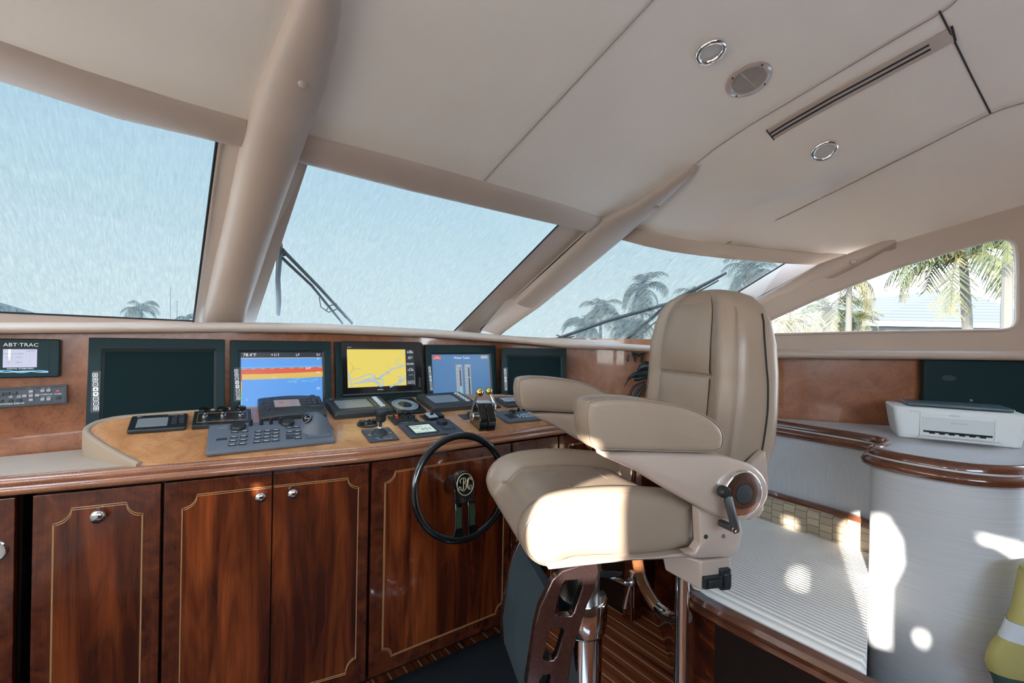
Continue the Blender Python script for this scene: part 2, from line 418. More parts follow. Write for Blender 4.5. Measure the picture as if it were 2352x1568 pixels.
# ceiling sheet: outline in plan, z from the surface (edges follow the headers)
edge = [tuple(p) for p in t1] + [tuple(p) for p in t2] + [tuple(p) for p in t3] + [tuple(p) for p in top_side]
edge = [(-1.45, float(t1[0][1]), ceil_z(-1.45, float(t1[0][1])))] + edge + [(3.6, -.75, 2.25), (3.6, -1.61, 2.3), (-1.45, -1.61, ceil_z(-1.45, -1.61))]
ez = {(round(p[0], 4), round(p[1], 4)): p[2] for p in edge}
def sheet_z(x, y):
    k = (round(x, 4), round(y, 4))
    if k in ez: return float(ez[k])
    # blend the free surface to the edge heights near the edge
    z = ceil_z(x, y); ws_, zs = 0, 0
    for p in edge[1:-3]:
        d = math.hypot(p[0]-x, p[1]-y)
        wgt = math.exp(-(d/.17)**2)*30; ws_ += wgt; zs += wgt*(p[2]-ceil_z(p[0], p[1]))
    return z + zs/(ws_+1)
ex = [(x*.075-1.3, y*.075-2.4) for x in range(66) for y in range(56)]
out2 = [(float(p[0]), float(p[1])) for p in edge]
def inside2(c, loop):
    r = False
    for i in range(len(loop)):
        x1, y1 = loop[i]; x2, y2 = loop[(i+1) % len(loop)]
        if (y1 > c[1]) != (y2 > c[1]) and c[0] < (x2-x1)*(c[1]-y1)/(y2-y1)+x1: r = not r
    return r
ex = [p for p in ex if inside2(p, out2)]
mb = MB(); mb.holed(out2, [], lambda x, y: (x, y, sheet_z(x, y)), lambda x, y: (x, y, sheet_z(x, y)+.06), ex)
ceiling = struct(mb.build('ceiling', M_head, smooth=50))
def at_sheet(u, v, off=0.0):
    k = ray(u, v); a, b = .3, None; t = .3
    while t < 5:
        p = CAM + k*t
        if p[2] > sheet_z(p[0], p[1]) - off: b = t; break
        a = t; t += .01
    if b is None: return at_ceil(u, v, off)
    for _ in range(24):
        m = (a+b)/2; p = CAM + k*m
        if p[2] > sheet_z(p[0], p[1]) - off: b = m
        else: a = m
    return CAM + k*(a+b)/2
def sheet_n(p):
    e = .03; dx = (sheet_z(p[0]+e, p[1])-sheet_z(p[0]-e, p[1]))/(2*e); dy = (sheet_z(p[0], p[1]+e)-sheet_z(p[0], p[1]-e))/(2*e)
    return Vector((dx, dy, -1)).normalized()
def seam(pts, r=.0016, m=M_seam, n=6, off=.003):
    q = spline([at_sheet(u, v, off) for u, v in pts], n); MB().tube(q, r, 6).build('seam', m, ceiling)
seam([(1112, 415), (1185, 335), (1250, 266), (1375, 133), (1500, 0), (1540, -42)])
seam([(1598, 376), (1640, 343), (1700, 302), (1762, 264), (1850, 212), (1960, 147), (2060, 88), (2165, 27), (2198, 0)])
seam([(1668, 560), (1800, 497), (1900, 448), (1994, 402), (2120, 339), (2275, 262), (2352, 236)], .0022, M_seam, 6, .007)
seam([(2158, 26), (2176, 62), (2195, 100), (2235, 182), (2276, 262)], .0024, M_gap)

# ---- header bands over the windows
def band(name, top, bot, m=M_taupe, sag=.012):
    n = len(top); f = lambda i, t: np.array(top[i])*(1-t) + np.array(bot[i])*t
    rings = []
    for i in range(n):
        nrm = np.array([0, -.35, -1.0]); nrm /= np.linalg.norm(nrm)
        r = [f(i, t) + nrm*sag*(1-(2*t-1)**4) for t in (0, .06, .15, .35, .65, .85, .94, 1)]
        r += [f(i, 1) + np.array([0, .05, .06]), f(i, 0) + np.array([0, .05, .06])]; rings.append(r)
    return struct(MB().loft(rings).build(name, m, smooth=60))
band('trim_1', t1, b1); band('trim_2', t2, b2); band('trim_3', t3, b3)

# ---- pillars between the windows
def pillar(name, left, right, bulge, m=M_taupe, n=12):
    rings = []
    for i, (L, R) in enumerate(zip(left, right)):
        L, R = np.array(L), np.array(R); c = (L+R)/2
        a = left[min(i+1, len(left)-1)]; b = left[max(i-1, 0)]
        t = np.array(a)-np.array(b); nn = np.cross(R-L, t); nn /= (np.linalg.norm(nn)+1e-9)
        if nn @ (CAM-c) < 0: nn = -nn
        h = bulge[i] if isinstance(bulge, (list, tuple)) else bulge
        r = [L + (R-L)*(.5-.5*math.cos(PI*k/n)) + nn*h*max(0, math.sin(PI*k/n))**.75 for k in range(n+1)]
        r += [R - nn*.05, L - nn*.05]; rings.append(r)
    return struct(MB().loft(rings).build(name, m, smooth=50))
def on_env(u, v):                                  # windscreen below the header, ceiling above it
    a, b = np.array(ws(u, v)), at_ceil(u, v)
    return a if (a-CAM) @ cd < (b-CAM) @ cd else b
pl_ = [(464, 738), (490, 620), (520, 493), (545, 375), (568, 276), (594, 192), (638, 80), (664, 20), (684, -40), (705, -130)]
pr_ = [(557, 740), (600, 610), (643, 478), (680, 375), (704, 312), (750, 192), (775, 80), (784, 20), (786, -40), (788, -130)]
P1 = pillar('trim_4', [on_env(*p) for p in pl_], [on_env(*p) for p in pr_], [.075, .075, .07, .065, .06, .05, .045, .04, .04, .035])
pl_ = [(1105, 757), (1180, 688), (1264, 612), (1348, 535), (1384, 501), (1450, 467), (1520, 421), (1560, 395), (1582, 381), (1593, 375)]
pr_ = [(1149, 770), (1240, 696), (1330, 623), (1420, 549), (1452, 523), (1500, 481), (1542, 442), (1580, 409), (1597, 394), (1604, 383)]
P2 = pillar('trim_5', [on_env(*p) for p in pl_], [on_env(*p) for p in pr_], [.06, .058, .055, .05, .048, .042, .034, .026, .018, .006])
dl = [3.0, 2.62, 2.36, 2.26, 2.16, 2.10, 2.075, 2.06]
pl_ = [(1556, 788), (1650, 734), (1744, 683), (1815, 645), (1882, 609), (1960, 578), (2025, 557), (2052, 552)]
pr_ = [(1640, 797), (1705, 755), (1771, 718), (1846, 677), (1920, 637), (1985, 600), (2035, 571), (2059, 557)]
P3 = pillar('trim_6', [aD(u, v, D) for (u, v), D in zip(pl_, dl)], [aD(u, v, D-.02) for (u, v), D in zip(pr_, dl)], [.045, .045, .04, .04, .035, .03, .02, .006])
for par, (u, v), D in ((P1, (692, 157), None), (P2, (1509, 461), None), (P3, (1960, 601), 2.07)):
    p = np.array(aD(u, v, D)) if D else on_env(u, v); nn = Vector(CAM-p).normalized()
    if not D: nn = ceil_n(p); p = p + np.array(nn)*(.047 if par is P1 else .035)
    M = frame(p, (1, 0, .1), nn)
    MB().lathe([(0, -.01), (.0115, -.01), (.0125, .002), (.011, .006), (.006, .009), (0, .0095)], 20, M).build('screw_cap', M_taupe, par)

def ws_xy(x, y): return Vector((x, y, 1.585 + (2.75-y)*math.tan(math.radians(28))))
struct(MB().loft([[ws_xy(-1.34, y), ws_xy(-1.02, y), ws_xy(-1.02, y)+Vector((.0, -.02, -.035)), ws_xy(-1.30, y)+Vector((0, -.02, -.035))] for y in (2.84, 2.4, 2.0, 1.66, 1.45)]).build('trim_11', M_taupe, bevel=.012, smooth=40))
# ---- windows 1 and 2: frame, seal, pane and mesh cover on the raked plane
def flat_window(name, inner, outer, frame_quads, seals):
    mb = MB()
    for q in frame_quads:                                          # each: (two points inside, two at the glass)
        a, b, c, d = q
        mb.loft([[ws(*a, 0.015), ws(*b, 0.015)], [ws(*d, .035), ws(*c, .035)]], False)
    fr = struct(mb.build(name, M_ledge, smooth=0))
    for a, b in seals: MB().tube([ws(*a, .02), ws(*b, .02)], .0045, 6).build('seal', M_gap, fr)
    MB().poly([ws(u, v, .036) for u, v in outer]).build('pane', M_glass, fr, smooth=0)
    cx_ = sum(p[0] for p in outer)/len(outer); cy_ = sum(p[1] for p in outer)/len(outer)
    MB().poly([ws(u + (18 if u > cx_ else -18), v + (14 if v > cy_ else -14), .15) for u, v in outer]).build('mesh_cover', M_cover, fr, smooth=0, label='white mesh sun cover outside the glass')
    return fr
W1 = flat_window('window_1', None, [(-520, 690), (444, 750), (501, 300), (-300, 60)],
    [[(463, 780), (560, 330), (498, 326), (438, 780)], [(0, 745), (470, 748), (444, 735), (0, 716)], [(-400, 722), (0, 745), (0, 716), (-400, 690)]],
    [((444, 740), (498, 324)), ((-400, 690), (0, 717)), ((0, 717), (446, 737))])
W2 = flat_window('window_2', None, [(560, 772), (1030, 790), (1062, 752), (1300, 500), (700, 360)],
    [[(505, 790), (672, 350), (708, 374), (570, 790)], [(1078, 787), (1360, 530), (1283, 514), (1017, 787)]],
    [((1043, 760), (1284, 515))])
MB().tube([ws(1104, 757, .005), ws(1347, 535, .005)], .006, 6).build('gasket', M_gap, W2)
# ---- window 3 wraps round to starboard
lo3 = [aD(u, v, D) for u, v, D in [(1110, 782, 3.33), (1149, 782, 3.34), (1240, 786, 3.36), (1340, 791, 3.3), (1440, 795, 3.15), (1512, 797, 3.02)]]
hi3 = [aD(u, v, D) for u, v, D in [(1395, 540, 2.67), (1420, 547, 2.66), (1500, 567, 2.62), (1600, 584, 2.56), (1715, 594, 2.48), (1836, 600, 2.38)]]
mb = MB(); n3 = 6
jam = [(aD(1560, 787, 2.97), aD(1507, 787, 3.02)), (aD(1744, 683, 2.40), aD(1700, 668, 2.56)), (aD(1884, 608, 2.27), aD(1804, 604, 2.38))]
mb.loft([[a, b] for a, b in jam], False)
W3 = struct(mb.build('window_3', M_taupe, smooth=0))
up3 = np.array([0.25, .03, .04])
def lerp(a, b, t): return np.array(a)*(1-t)+np.array(b)*t
for nm, off, mm, lb in (('pane', .008, M_glass, None), ('mesh_cover', .26, M_cover, 'white mesh sun cover outside the glass')):
    mg = (0, 1, 0, 1) if nm == 'pane' else (-.12, 1.22, -.35, 1.25)
    def surf3(a, b, mg=mg, off=off):
        a = (mg[0]+(mg[1]-mg[0])*a)*5; b = mg[2]+(mg[3]-mg[2])*b; i = min(4, max(0, int(a))); f = a-i
        return lerp(lerp(lo3[i], lo3[i+1], f), lerp(hi3[i], hi3[i+1], f), b) + np.array([.5, .5, .7])*off
    MB().grid(surf3, 24, 6).build(nm, mm, W3, label=lb)
MB().tube([jam[0][1], jam[1][1], jam[2][1]], .0045, 6).build('seal', M_gap, W3)
MB().tube([jam[0][0], jam[1][0], jam[2][0]], .005, 6).build('gasket', M_gap, W3)

# ---- starboard side panel with the rounded side window (window_4)
def sxy(u, v): p = on_side(u, v); return (float((p[:2]-WA) @ WU), float(p[2]))
def sp(s_, z, off=0.0): q = WA + WU*s_ + WNo*off; return (q[0], q[1], z)
hole = [sxy(*p) for p in [(1716, 766), (1745, 750), (1774, 732), (1862, 693), (1948, 658), (2072, 611), (2171, 581), (2270, 554), (2296, 549), (2315, 549),
        (2327, 556), (2333, 568), (2336, 600), (2337, 637), (2336, 729), (2333, 742), (2326, 751), (2312, 756), (2295, 758), (2007, 762), (1780, 768)]]
outer = [(-.32, 1.468)] + [(-.32, sxy(1716, 766)[1]+.02)] + [sxy(*p) for p in [(1745, 705), (1790, 682), (1900, 628), (1985, 586), (2058, 551), (2130, 534), (2210, 511), (2280, 490), (2352, 469), (2480, 430)]] + [(1.45, 2.3), (1.45, 1.468)]
mb = MB(); mb.holed(outer, [hole], lambda s_, z: sp(s_, z), lambda s_, z: sp(s_, z, -.018))
WS_ = struct(mb.build('wall_starboard', M_taupe, smooth=40))
rim = [Vector(sp(s_, z, .004)) for s_, z in hole]
W4 = struct(MB().tube(rim, .006, 8, closed=True).build('window_4', M_ledge))
MB().poly([sp(s_, z, -.012) for s_, z in hole]).build('pane', M_tint, W4, smooth=0)

# ---- lower walls: burl panelling under the ledge, in plan
WALLP = spline([(-1.3, 2.47), (-.6, 2.47), (.2, 2.49), (.9, 2.49), (1.45, 2.52), (1.78, 2.49), (2.08, 2.30), (2.30, 2.03), (2.385, 1.75), (2.40, 1.4), (2.40, 1.05), (2.63, .66), (2.92, .24), (3.3, -.33)], 8)
for nm, seg_ in (('wall_front', WALLP[:37]), ('wall_front_starboard', WALLP[36:])):
    mb = MB(); mb.loft([[(p[0], p[1], .0), (p[0], p[1], 1.53)] for p in seg_], False); struct(mb.build(nm, M_burlw, smooth=60))
# ledge: half-round padded nose, heights measured along the photo
LEDP = spline([(-1.3, 2.36), (-.6, 2.36), (.3, 2.37), (.95, 2.37), (1.4, 2.36), (1.75, 2.28), (2.05, 2.10), (2.20, 1.93), (2.27, 1.7), (2.26, 1.4), (2.245, 1.03), (2.515, .62), (2.79, .225), (3.16, -.30)], 8)
LT = [(-400, (738, 768)), (0, (740, 765.5)), (300, (739.5, 764)), (600, (740, 763)), (740, (742.5, 764.5)), (1000, (756, 774.5)), (1080, (762, 780)), (1200, (773, 789)), (1300, (782, 799.5)), (1480, (792.5, 808)), (1785, (803, 823)), (2352, (806, 828)), (2800, (809, 832))]
def horizon_px(p):
    q = np.array((p[0], p[1], EYE))-CAM; D = q @ cd; return 1176 + FPX*(q @ CR)/D, D
rings = []; LTOP = []
for i, p in enumerate(LEDP):
    u, D = horizon_px(p); vt, vb = interp(u, LT); zt, zb = float(aD(u, vt, D)[2]), float(aD(u, vb, D)[2])
    q = LEDP[min(i+1, len(LEDP)-1)]-LEDP[max(i-1, 0)]; q = q/np.linalg.norm(q); nn = np.array([q[1], -q[0]])   # into the room
    if nn @ (np.array([.8, .5])-p) < 0: nn = -nn
    h = (zt-zb)/2; c = (zt+zb)/2; r = []
    for k in range(9):
        a = PI/2 - PI*k/8; r.append((p[0]+nn[0]*(.03*math.cos(a)-.03), p[1]+nn[1]*(.03*math.cos(a)-.03), c+h*math.sin(a)))
    r += [(p[0]-nn[0]*.14, p[1]-nn[1]*.14, zb+.004), (p[0]-nn[0]*.14, p[1]-nn[1]*.14, zt)]
    rings.append(r); LTOP.append((p[0]-nn[0]*.13, p[1]-nn[1]*.13, zt-.003))
ledge = struct(MB().loft(rings).build('trim_7', M_ledge, smooth=60))
# dash top between the ledge and the windows
far = [(-1.3, 2.80), (-.4, 2.80), (.5, 2.80), (1.2, 2.82), (1.7, 2.86), (2.1, 2.83), (2.5, 2.55), (2.75, 2.2), (2.85, 1.7)]
fs = spline([(x, y, 1.555) for x, y in far], 8)
m_ = len(fs); li = [LTOP[int(i*(70 if len(LTOP) > 71 else len(LTOP)-1)/(m_-1))] for i in range(m_)]
mb = MB(); mb.loft([[a, (b[0], b[1], min(b[2], a[2]+.012))] for a, b in zip(li, fs)], False)
struct(mb.build('trim_8', M_ledge, smooth=60))
# sill strip in front of window 3 and under the side panel
mb = MB(); mb.loft([[aD(u, a, 2.98), aD(u, b, 2.95), aD(u, b, 3.2), aD(u, a, 3.2)] for u, a, b in [(1190, 772, 776), (1300, 778, 785), (1400, 781, 791), (1500, 784, 796), (1570, 786, 800)]])
struct(mb.build('trim_9', M_taupe, smooth=0))
mb = MB(); mb.loft([[sp(s_, z, .012), sp(s_, z2, .012), sp(s_, z2, -.02), sp(s_, z, -.02)] for s_, z, z2 in [(-.1, 1.527, 1.475), (1.4, 1.527, 1.475)]])
struct(mb.build('trim_10', M_taupe, smooth=0))

# ---- floor, port and aft walls (behind the camera), with openings added and shaped for the light
mb = MB(); mb.box((.9, .0, -.03), (5.4, 5.2, .06)); struct(mb.build('floor', M_floor, smooth=0))
def sun_to_port(p):                                  # where the sunbeam to p crosses the port wall
    t = (p[0]+1.3)/SUNV.x; return (p[1]-SUNV.y*t, p[2]-SUNV.z*t)
HOLES = []
def sun_hole(pts): HOLES.append([sun_to_port(p) for p in pts])  # opening cut to the outline of one wanted sun patch
# ================================================================ CONSOLE: cabinets, rail, top
def yf(x): return 1.888 + (.64-x)*.1925 if x < .60 else (1.88 if x > .74 else 1.8957-(x-.60)*.112)
def front_frame(x0, x1):
    a, b = Vector((x0, yf(x0), 0)), Vector((x1, yf(x1), 0)); t = (b-a).normalized()
    return frame((a+b)/2, t, Vector((t.y, -t.x, 0))), (b-a).length
def loc(M, u, v):
    o = M.translation; n = M.to_3x3().col[2]; p = Vector(on_plane(u, v, o, n)); q = M.inverted() @ p; return (q.x, q.y)
def notch_path(x0, y0, x1, y1, tl, tr, bl, br, n=8):
    """rectangle outline with concave corners (dx, dy)"""
    P = []
    def arc(cx, cy, rx, ry, a0, a1):
        if rx < 1e-4: P.append((cx, cy)); return
        for k in range(n+1):
            a = math.radians(a0+(a1-a0)*k/n); P.append((cx+rx*math.cos(a), cy+ry*math.sin(a)))
    arc(x0, y1, tl[0], tl[1], -90, 0); arc(x1, y1, tr[0], tr[1], 180, 270); arc(x1, y0, br[0], br[1], 90, 180); arc(x0, y0, bl[0], bl[1], 0, 90)
    return P
def knob(parent, x, y, r=.021, z0=.02):
    prof = [(0, 0), (r*.55, 0), (r*.5, .006), (r*.42, .012), (r*.7, .016), (r*.98, .021), (r, .026), (r*.85, .032), (r*.45, .0355), (0, .036)]
    MB().lathe(prof, 24, Matrix.Translation((x, y, z0))).build('knob', M_chrome, parent, smooth=60)
def inlay(parent, path, z=.0203, r=.0012, closed=True):
    mb = MB(); c = (sum(p[0] for p in path)/len(path), sum(p[1] for p in path)/len(path))
    for g in (0, .0055):
        q = []
        for x, y in path: d = math.hypot(x-c[0], y-c[1]) + 1e-6; q.append((x-(x-c[0])/d*g*1.2, y-(y-c[1])/d*g*1.2, z))
        mb.tube(q, r, 4, closed=closed)
    mb.build('inlay', M_gold, parent, smooth=0, label='pale gold inlay lines')
ZT, ZB = .985, .085
def cabinet(x0, x1, label, leaves, name='console_cabinet'):
    M, L = front_frame(x0, x1); t = thing(name, label, 'cabinet', M, 'console cabinets along the helm')
    MB().box((0, .52, -.20), (L, .94, .36)).box((0, .04, -.26), (L, .09, .30)).build('body', M_dark, t, smooth=0)
    x = -L/2; res = []
    for wl in leaves:
        a = x*1 + .0025; b = x + wl*L - .0025; x += wl*L
        d = MB().box(((a+b)/2, (ZT+ZB)/2, .009), (b-a, ZT-ZB, .022)).build('door', M_cross, t, smooth=0, bevel=.002)
        res.append((d, a, b))
    return M, t, res
# veneer field (the flame panel inside the inlay) as a thin leaf on the door
def field(door, path): MB().prism(path, .0195, .0204).build('veneer_panel', M_mahog, door, smooth=0)
M, t, ls = cabinet(-1.0, -.385, 'dark mahogany console cabinet cut off by the left frame edge, oval ring handle', [1.0])
x, y = loc(M, 6, 1258)
MB().tube([(x+.017*math.cos(2*PI*k/20), y+.026*math.sin(2*PI*k/20), .022) for k in range(20)], .0045, 8, closed=True).prism(ell(x, y, .015, .024), .0195, .021).build('handle', [M_chrome], ls[0][0], label='chrome oval ring handle')
M, t, ls = cabinet(-.35, -.022, 'mahogany console cabinet with one door and a knob centred under its top inlay', [1.0])
a = loc(M, 128, 1198); b = loc(M, 332, 1172); c = loc(M, 170, 1162); d = loc(M, 296, 1147)
path = notch_path(a[0], .17, b[0], c[1], (c[0]-a[0], c[1]-a[1]), (b[0]-d[0], d[1]-b[1]), (.05, .06), (.05, .06))
field(ls[0][0], path); inlay(ls[0][0], path); k = loc(M, 236, 1176); knob(ls[0][0], k[0], k[1], .022)
M, t, ls = cabinet(-.018, .664, 'mahogany double door console cabinet with a pair of chrome knobs near the middle seam', [.487, .513])
a = loc(M, 421, 1163); c = loc(M, 455, 1131); b = loc(M, 822, 1114); d = loc(M, 798, 1094); e2 = loc(M, 817, 1505); f2 = loc(M, 792, 1541)
xm = ls[0][2]
p1 = notch_path(a[0], f2[1], xm, c[1], (c[0]-a[0], c[1]-a[1]), (0, 0), (.05, .055), (0, 0))
p2 = notch_path(ls[1][1], f2[1], b[0], c[1], (0, 0), (b[0]-d[0], c[1]-b[1]), (0, 0), (b[0]-f2[0], e2[1]-f2[1]))
field(ls[0][0], p1); field(ls[1][0], p2)
def opened(P, x):                                    # leaves out the run along the middle seam
    n = len(P); k = [i for i in range(n) if abs(P[i][0]-x) < 1e-3 and abs(P[(i+1) % n][0]-x) < 1e-3 and abs(P[i][1]-P[(i+1) % n][1]) > .3][0]
    return [P[(k+1+i) % n] for i in range(n)]
inlay(ls[0][0], opened(p1, xm), closed=False); inlay(ls[1][0], opened(p2, ls[1][1]), closed=False)
k = loc(M, 600, 1134); knob(ls[0][0], k[0], k[1], .0195); k = loc(M, 673, 1126); knob(ls[1][0], k[0], k[1], .0195)
M, t, ls = cabinet(.668, 1.385, 'mahogany console front panel behind the steering wheel', [1.0])
MWHEEL = M
a = loc(M, 880, 1105); c = loc(M, 903, 1079); b = loc(M, 1152, 1180); e2 = loc(M, 878, 1485); f2 = loc(M, 898, 1499)
path = notch_path(a[0], f2[1], b[0], c[1], (c[0]-a[0], c[1]-a[1]), (c[0]-a[0], c[1]-a[1]), (f2[0]-e2[0], e2[1]-f2[1]), (f2[0]-e2[0], e2[1]-f2[1]))
field(ls[0][0], path); inlay(ls[0][0], path)
M, t, ls = cabinet(1.39, 1.705, 'narrow mahogany console cabinet right of the steering wheel, next to the corner', [1.0])
path = notch_path(-.12, .17, .12, .93, (.04, .04), (.04, .04), (.04, .04), (.04, .04)); inlay(ls[0][0], path)
M, t, ls = cabinet(1.71, 2.0, 'mahogany console cabinet in the corner between both chair armrests', [1.0])
path = notch_path(-.11, .17, .11, .93, (.04, .04), (.04, .04), (.04, .04), (.04, .04)); inlay(ls[0][0], path)
MB().lathe([(0, 0), (.008, 0), (.009, .006), (.005, .011), (0, .012)], 14, Matrix.Translation((-.045, .925, .02))).build('knob', M_chrome, ls[0][0])
# side cabinet that turns aft below the counter, with a corner post and the athwart panel
t = thing('corner_cabinet', 'mahogany corner cabinet low down between the chair column and handrail', 'cabinet', Matrix.Translation((2.01, 1.62, 0)))
MB().box((.02, .12, .50), (.03, .27, .98)).build('side_panel', M_dark, t, smooth=0, bevel=.002)
MB().box((.03, -.01, .50), (.075, .05, 1.0)).box((.03, -.018, .50), (.05, .05, 1.0)).box((.03, -.012, .04), (.085, .06, .08)).build('corner_post', M_cross, t, smooth=0, bevel=.004)
MB().box((.30, .02, .51), (.47, .025, .98)).build('front_panel', M_mahog, t, smooth=0, bevel=.002)
inlay(t, [(.1, .0), (.5, .0)], closed=False) if False else None
MB().box((.30, .006, .075), (.47, .012, .06)).build('toe_board', M_cross, t, smooth=0)

# ---- varnished double-bead rail along the console front
xs = [-1.0, -.8, -.6, -.4, -.2, 0, .2, .4, .55, .62, .68, .74, .82, 1.0, 1.3, 1.6, 1.85, 2.02]
def bead_profile():
    P = []
    for k in range(9): a = math.radians(100-20*k*1.1); P.append((.016+.017*math.cos(a), 1.0335+.0165*math.sin(a)))
    for k in range(9): a = math.radians(70-20*k*1.0); P.append((.020+.019*math.cos(a), 1.0095+.0165*math.sin(a)))
    return P + [(-.012, .990), (-.022, 1.047)]
BP = bead_profile(); rings = []
for i, x in enumerate(xs):
    y = yf(x); dy = (yf(x+.02)-yf(x-.02))/.04; n2 = Vector((dy, -1)).normalized()
    rings.append([(x+n2.x*a, y+n2.y*a, z) for a, z in BP])
rail = MB().loft(rings).build('counter_rail', M_rail, smooth=50)
tag(rail, 'glossy brown double-bead wooden rail along the helm console front edge', 'rail')

# ---- console top
BACKP = [(-.15, 2.41), (.3, 2.425), (.9, 2.425), (1.35, 2.415), (1.7, 2.35), (1.95, 2.235), (2.12, 2.10), (2.23, 1.93)]
def yb(x): return interp(x, BACKP)
def con_z(x, y): f = yf(x)-.002; return 1.052 + .12*(y-f)/(2.42-f)
LEFTP = spline([(-.085, yf(-.085)+.004), (-.135, 2.105), (-.195, 2.20), (-.245, 2.29), (-.253, 2.335), (-.235, 2.375), (-.195, 2.40), (-.15, 2.41)], 6)
outl = [tuple(p) for p in LEFTP] + [(x, yb(x)) for x in (0, .15, .3, .5, .7, .9, 1.1, 1.35, 1.5, 1.7, 1.82, 1.95, 2.03, 2.12, 2.23)] + [(2.05, 1.885)] + [(x, yf(x)-.004) for x in xs[::-1][1:] if x > -.05]
ext = [(x*.1-.2, y*.06+1.85) for x in range(26) for y in range(11)]
ext = [p for p in ext if inside2(p, outl) and min(math.hypot(p[0]-q[0], p[1]-q[1]) for q in outl) > .02]
top_t = thing('helm_dashboard', 'sloping burl wood top of the helm console carrying the instruments', 'dashboard', Matrix.Translation((.9, 2.0, 0)))
def LT_(p): return (p[0]-.9, p[1]-2.0, p[2])
mb = MB(); mb.holed(outl, [], lambda x, y: LT_((x, y, con_z(x, y))), lambda x, y: LT_((x, y, con_z(x, y)-.03)), ext)
mb.build('burl_panel', M_burl, top_t, smooth=30)
# padded vinyl edge round the left end and along the back
lip = [(p[0], p[1], con_z(p[0], p[1])) for p in LEFTP] + [(x, yb(x)+.004, con_z(x, yb(x))) for x in (0, .3, .7, 1.1, 1.35, 1.7, 1.95, 2.12)]
rings = []
for i, p in enumerate(lip):
    a = np.array(lip[min(i+1, len(lip)-1)])-np.array(lip[max(i-1, 0)]); n2 = np.array([-a[1], a[0]]); n2 = n2/np.linalg.norm(n2)   # outwards (left / back)
    q = []
    for k in range(7): an = PI*k/6; q.append((p[0]+n2[0]*(.004-.012*math.cos(an)), p[1]+n2[1]*(.004-.012*math.cos(an)), p[2]-.002+.009*math.sin(an)))
    q += [(p[0]+n2[0]*.016, p[1]+n2[1]*.016, 1.046), (p[0]-n2[0]*.004, p[1]-n2[1]*.004, 1.046)]
    rings.append([LT_(z) for z in q])
MB().loft(rings).build('padded_edge', M_sidepad, top_t, smooth=50)
pad = [(-1.25, yf(-1.25)), (-.9, yf(-.9)), (-.5, yf(-.5)), (-.07, yf(-.07)), (-.07, 2.05), (-.1, 2.45), (-1.25, 2.45)]
tag(MB().prism(pad, 1.02, 1.047).build('console_shelf', M_pad, bevel=.004), 'flat grey-beige vinyl shelf left of the sloping instrument panel', 'shelf')

def con(u, v):
    k = ray(u, v); a, b = 1.0, 4.0
    f = lambda t: (CAM+k*t)[2] - con_z((CAM+k*t)[0], (CAM+k*t)[1])
    for _ in range(50):
        m = (a+b)/2
        if f(m) > 0: a = m
        else: b = m
    return Vector(CAM+k*a)
def con_n(p):
    e = .02; return Vector((-(con_z(p[0]+e, p[1])-con_z(p[0]-e, p[1]))/(2*e), -(con_z(p[0], p[1]+e)-con_z(p[0], p[1]-e))/(2*e), 1)).normalized()
def place(FL, FR, BR, BL, lift=0.0005):
    P = [con(*q) for q in (FL, FR, BR, BL)]; c = sum(P, Vector())/4; n = con_n(c)
    x = (P[1]-P[0]) + (P[2]-P[3]); M = frame(c + n*lift, x, n)
    w_ = ((P[1]-P[0]).length + (P[2]-P[3]).length)/2; h_ = abs((M.inverted() @ P[2]).y + (M.inverted() @ P[3]).y - (M.inverted() @ P[0]).y - (M.inverted() @ P[1]).y)/2
    return M, w_, h_
# ================================================================ MONITORS AND PANELS ON THE FRONT WALL
E_BLUE = emis('screen_blue', (.10, .33, .80), .62); E_RED = emis('screen_red', (.70, .10, .05), .6); E_YEL = emis('screen_amber', (.72, .47, .10), .62)
E_BLK = emis('screen_black', (.012, .02, .03), .6); E_WHT = emis('screen_white', (.9, .92, .95), .62); E_CYN = emis('screen_cyan', (.25, .62, .72), .6)
E_LAND = emis('chart_land', (.83, .65, .13), .62); E_WATER = emis('chart_water', (.36, .52, .80), .62); E_TANK = emis('tank_page_blue', (.075, .20, .40), .62)
E_GRY = emis('screen_grey', (.33, .38, .42), .6); E_DGRY = emis('screen_dark_grey', (.06, .07, .09), .6); E_LILAC = emis('panel_screen', (.52, .53, .68), .62); E_GRN = emis('screen_green', (.2, .6, .3), .6)
def wallframe(TL, TR, Yt, tilt=.136, h=.41, pts=None):
    a = Vector(pts[0]) if pts else Vector(aY(*TL, Yt)); b = Vector(pts[1]) if pts else Vector(aY(*TR, Yt)); b.z = a.z = (a.z+b.z)/2
    x = (b-a).normalized(); f = Vector((-x.y, x.x, 0)); up = (Vector((0, 0, 1)) + f*tilt).normalized(); n = x.cross(up)
    return frame((a+b)/2 - up*h, x, n), (b-a).length
def ring(mb, o, i, z0, z1): mb.holed(o, [i], lambda x, y: (x, y, z1), lambda x, y: (x, y, z0)); return mb
def rect(x0, y0, x1, y1): return [(x0, y0), (x1, y0), (x1, y1), (x0, y1)]
def pq(mb, M, pts, z): mb.poly([(*loc(M, u, v), z) for u, v in pts])
def ribbon(mb, M, pts, wd, z):
    P = [Vector(loc(M, u, v)) for u, v in pts]; L = []; R = []
    for i, p in enumerate(P):
        t = (P[min(i+1, len(P)-1)]-P[max(i-1, 0)]).normalized(); n = Vector((-t.y, t.x)); q = wd[i] if isinstance(wd, list) else wd
        L.append((*(p+n*q), z)); R.append((*(p-n*q), z))
    mb.loft([[a, b] for a, b in zip(L, R)], False)
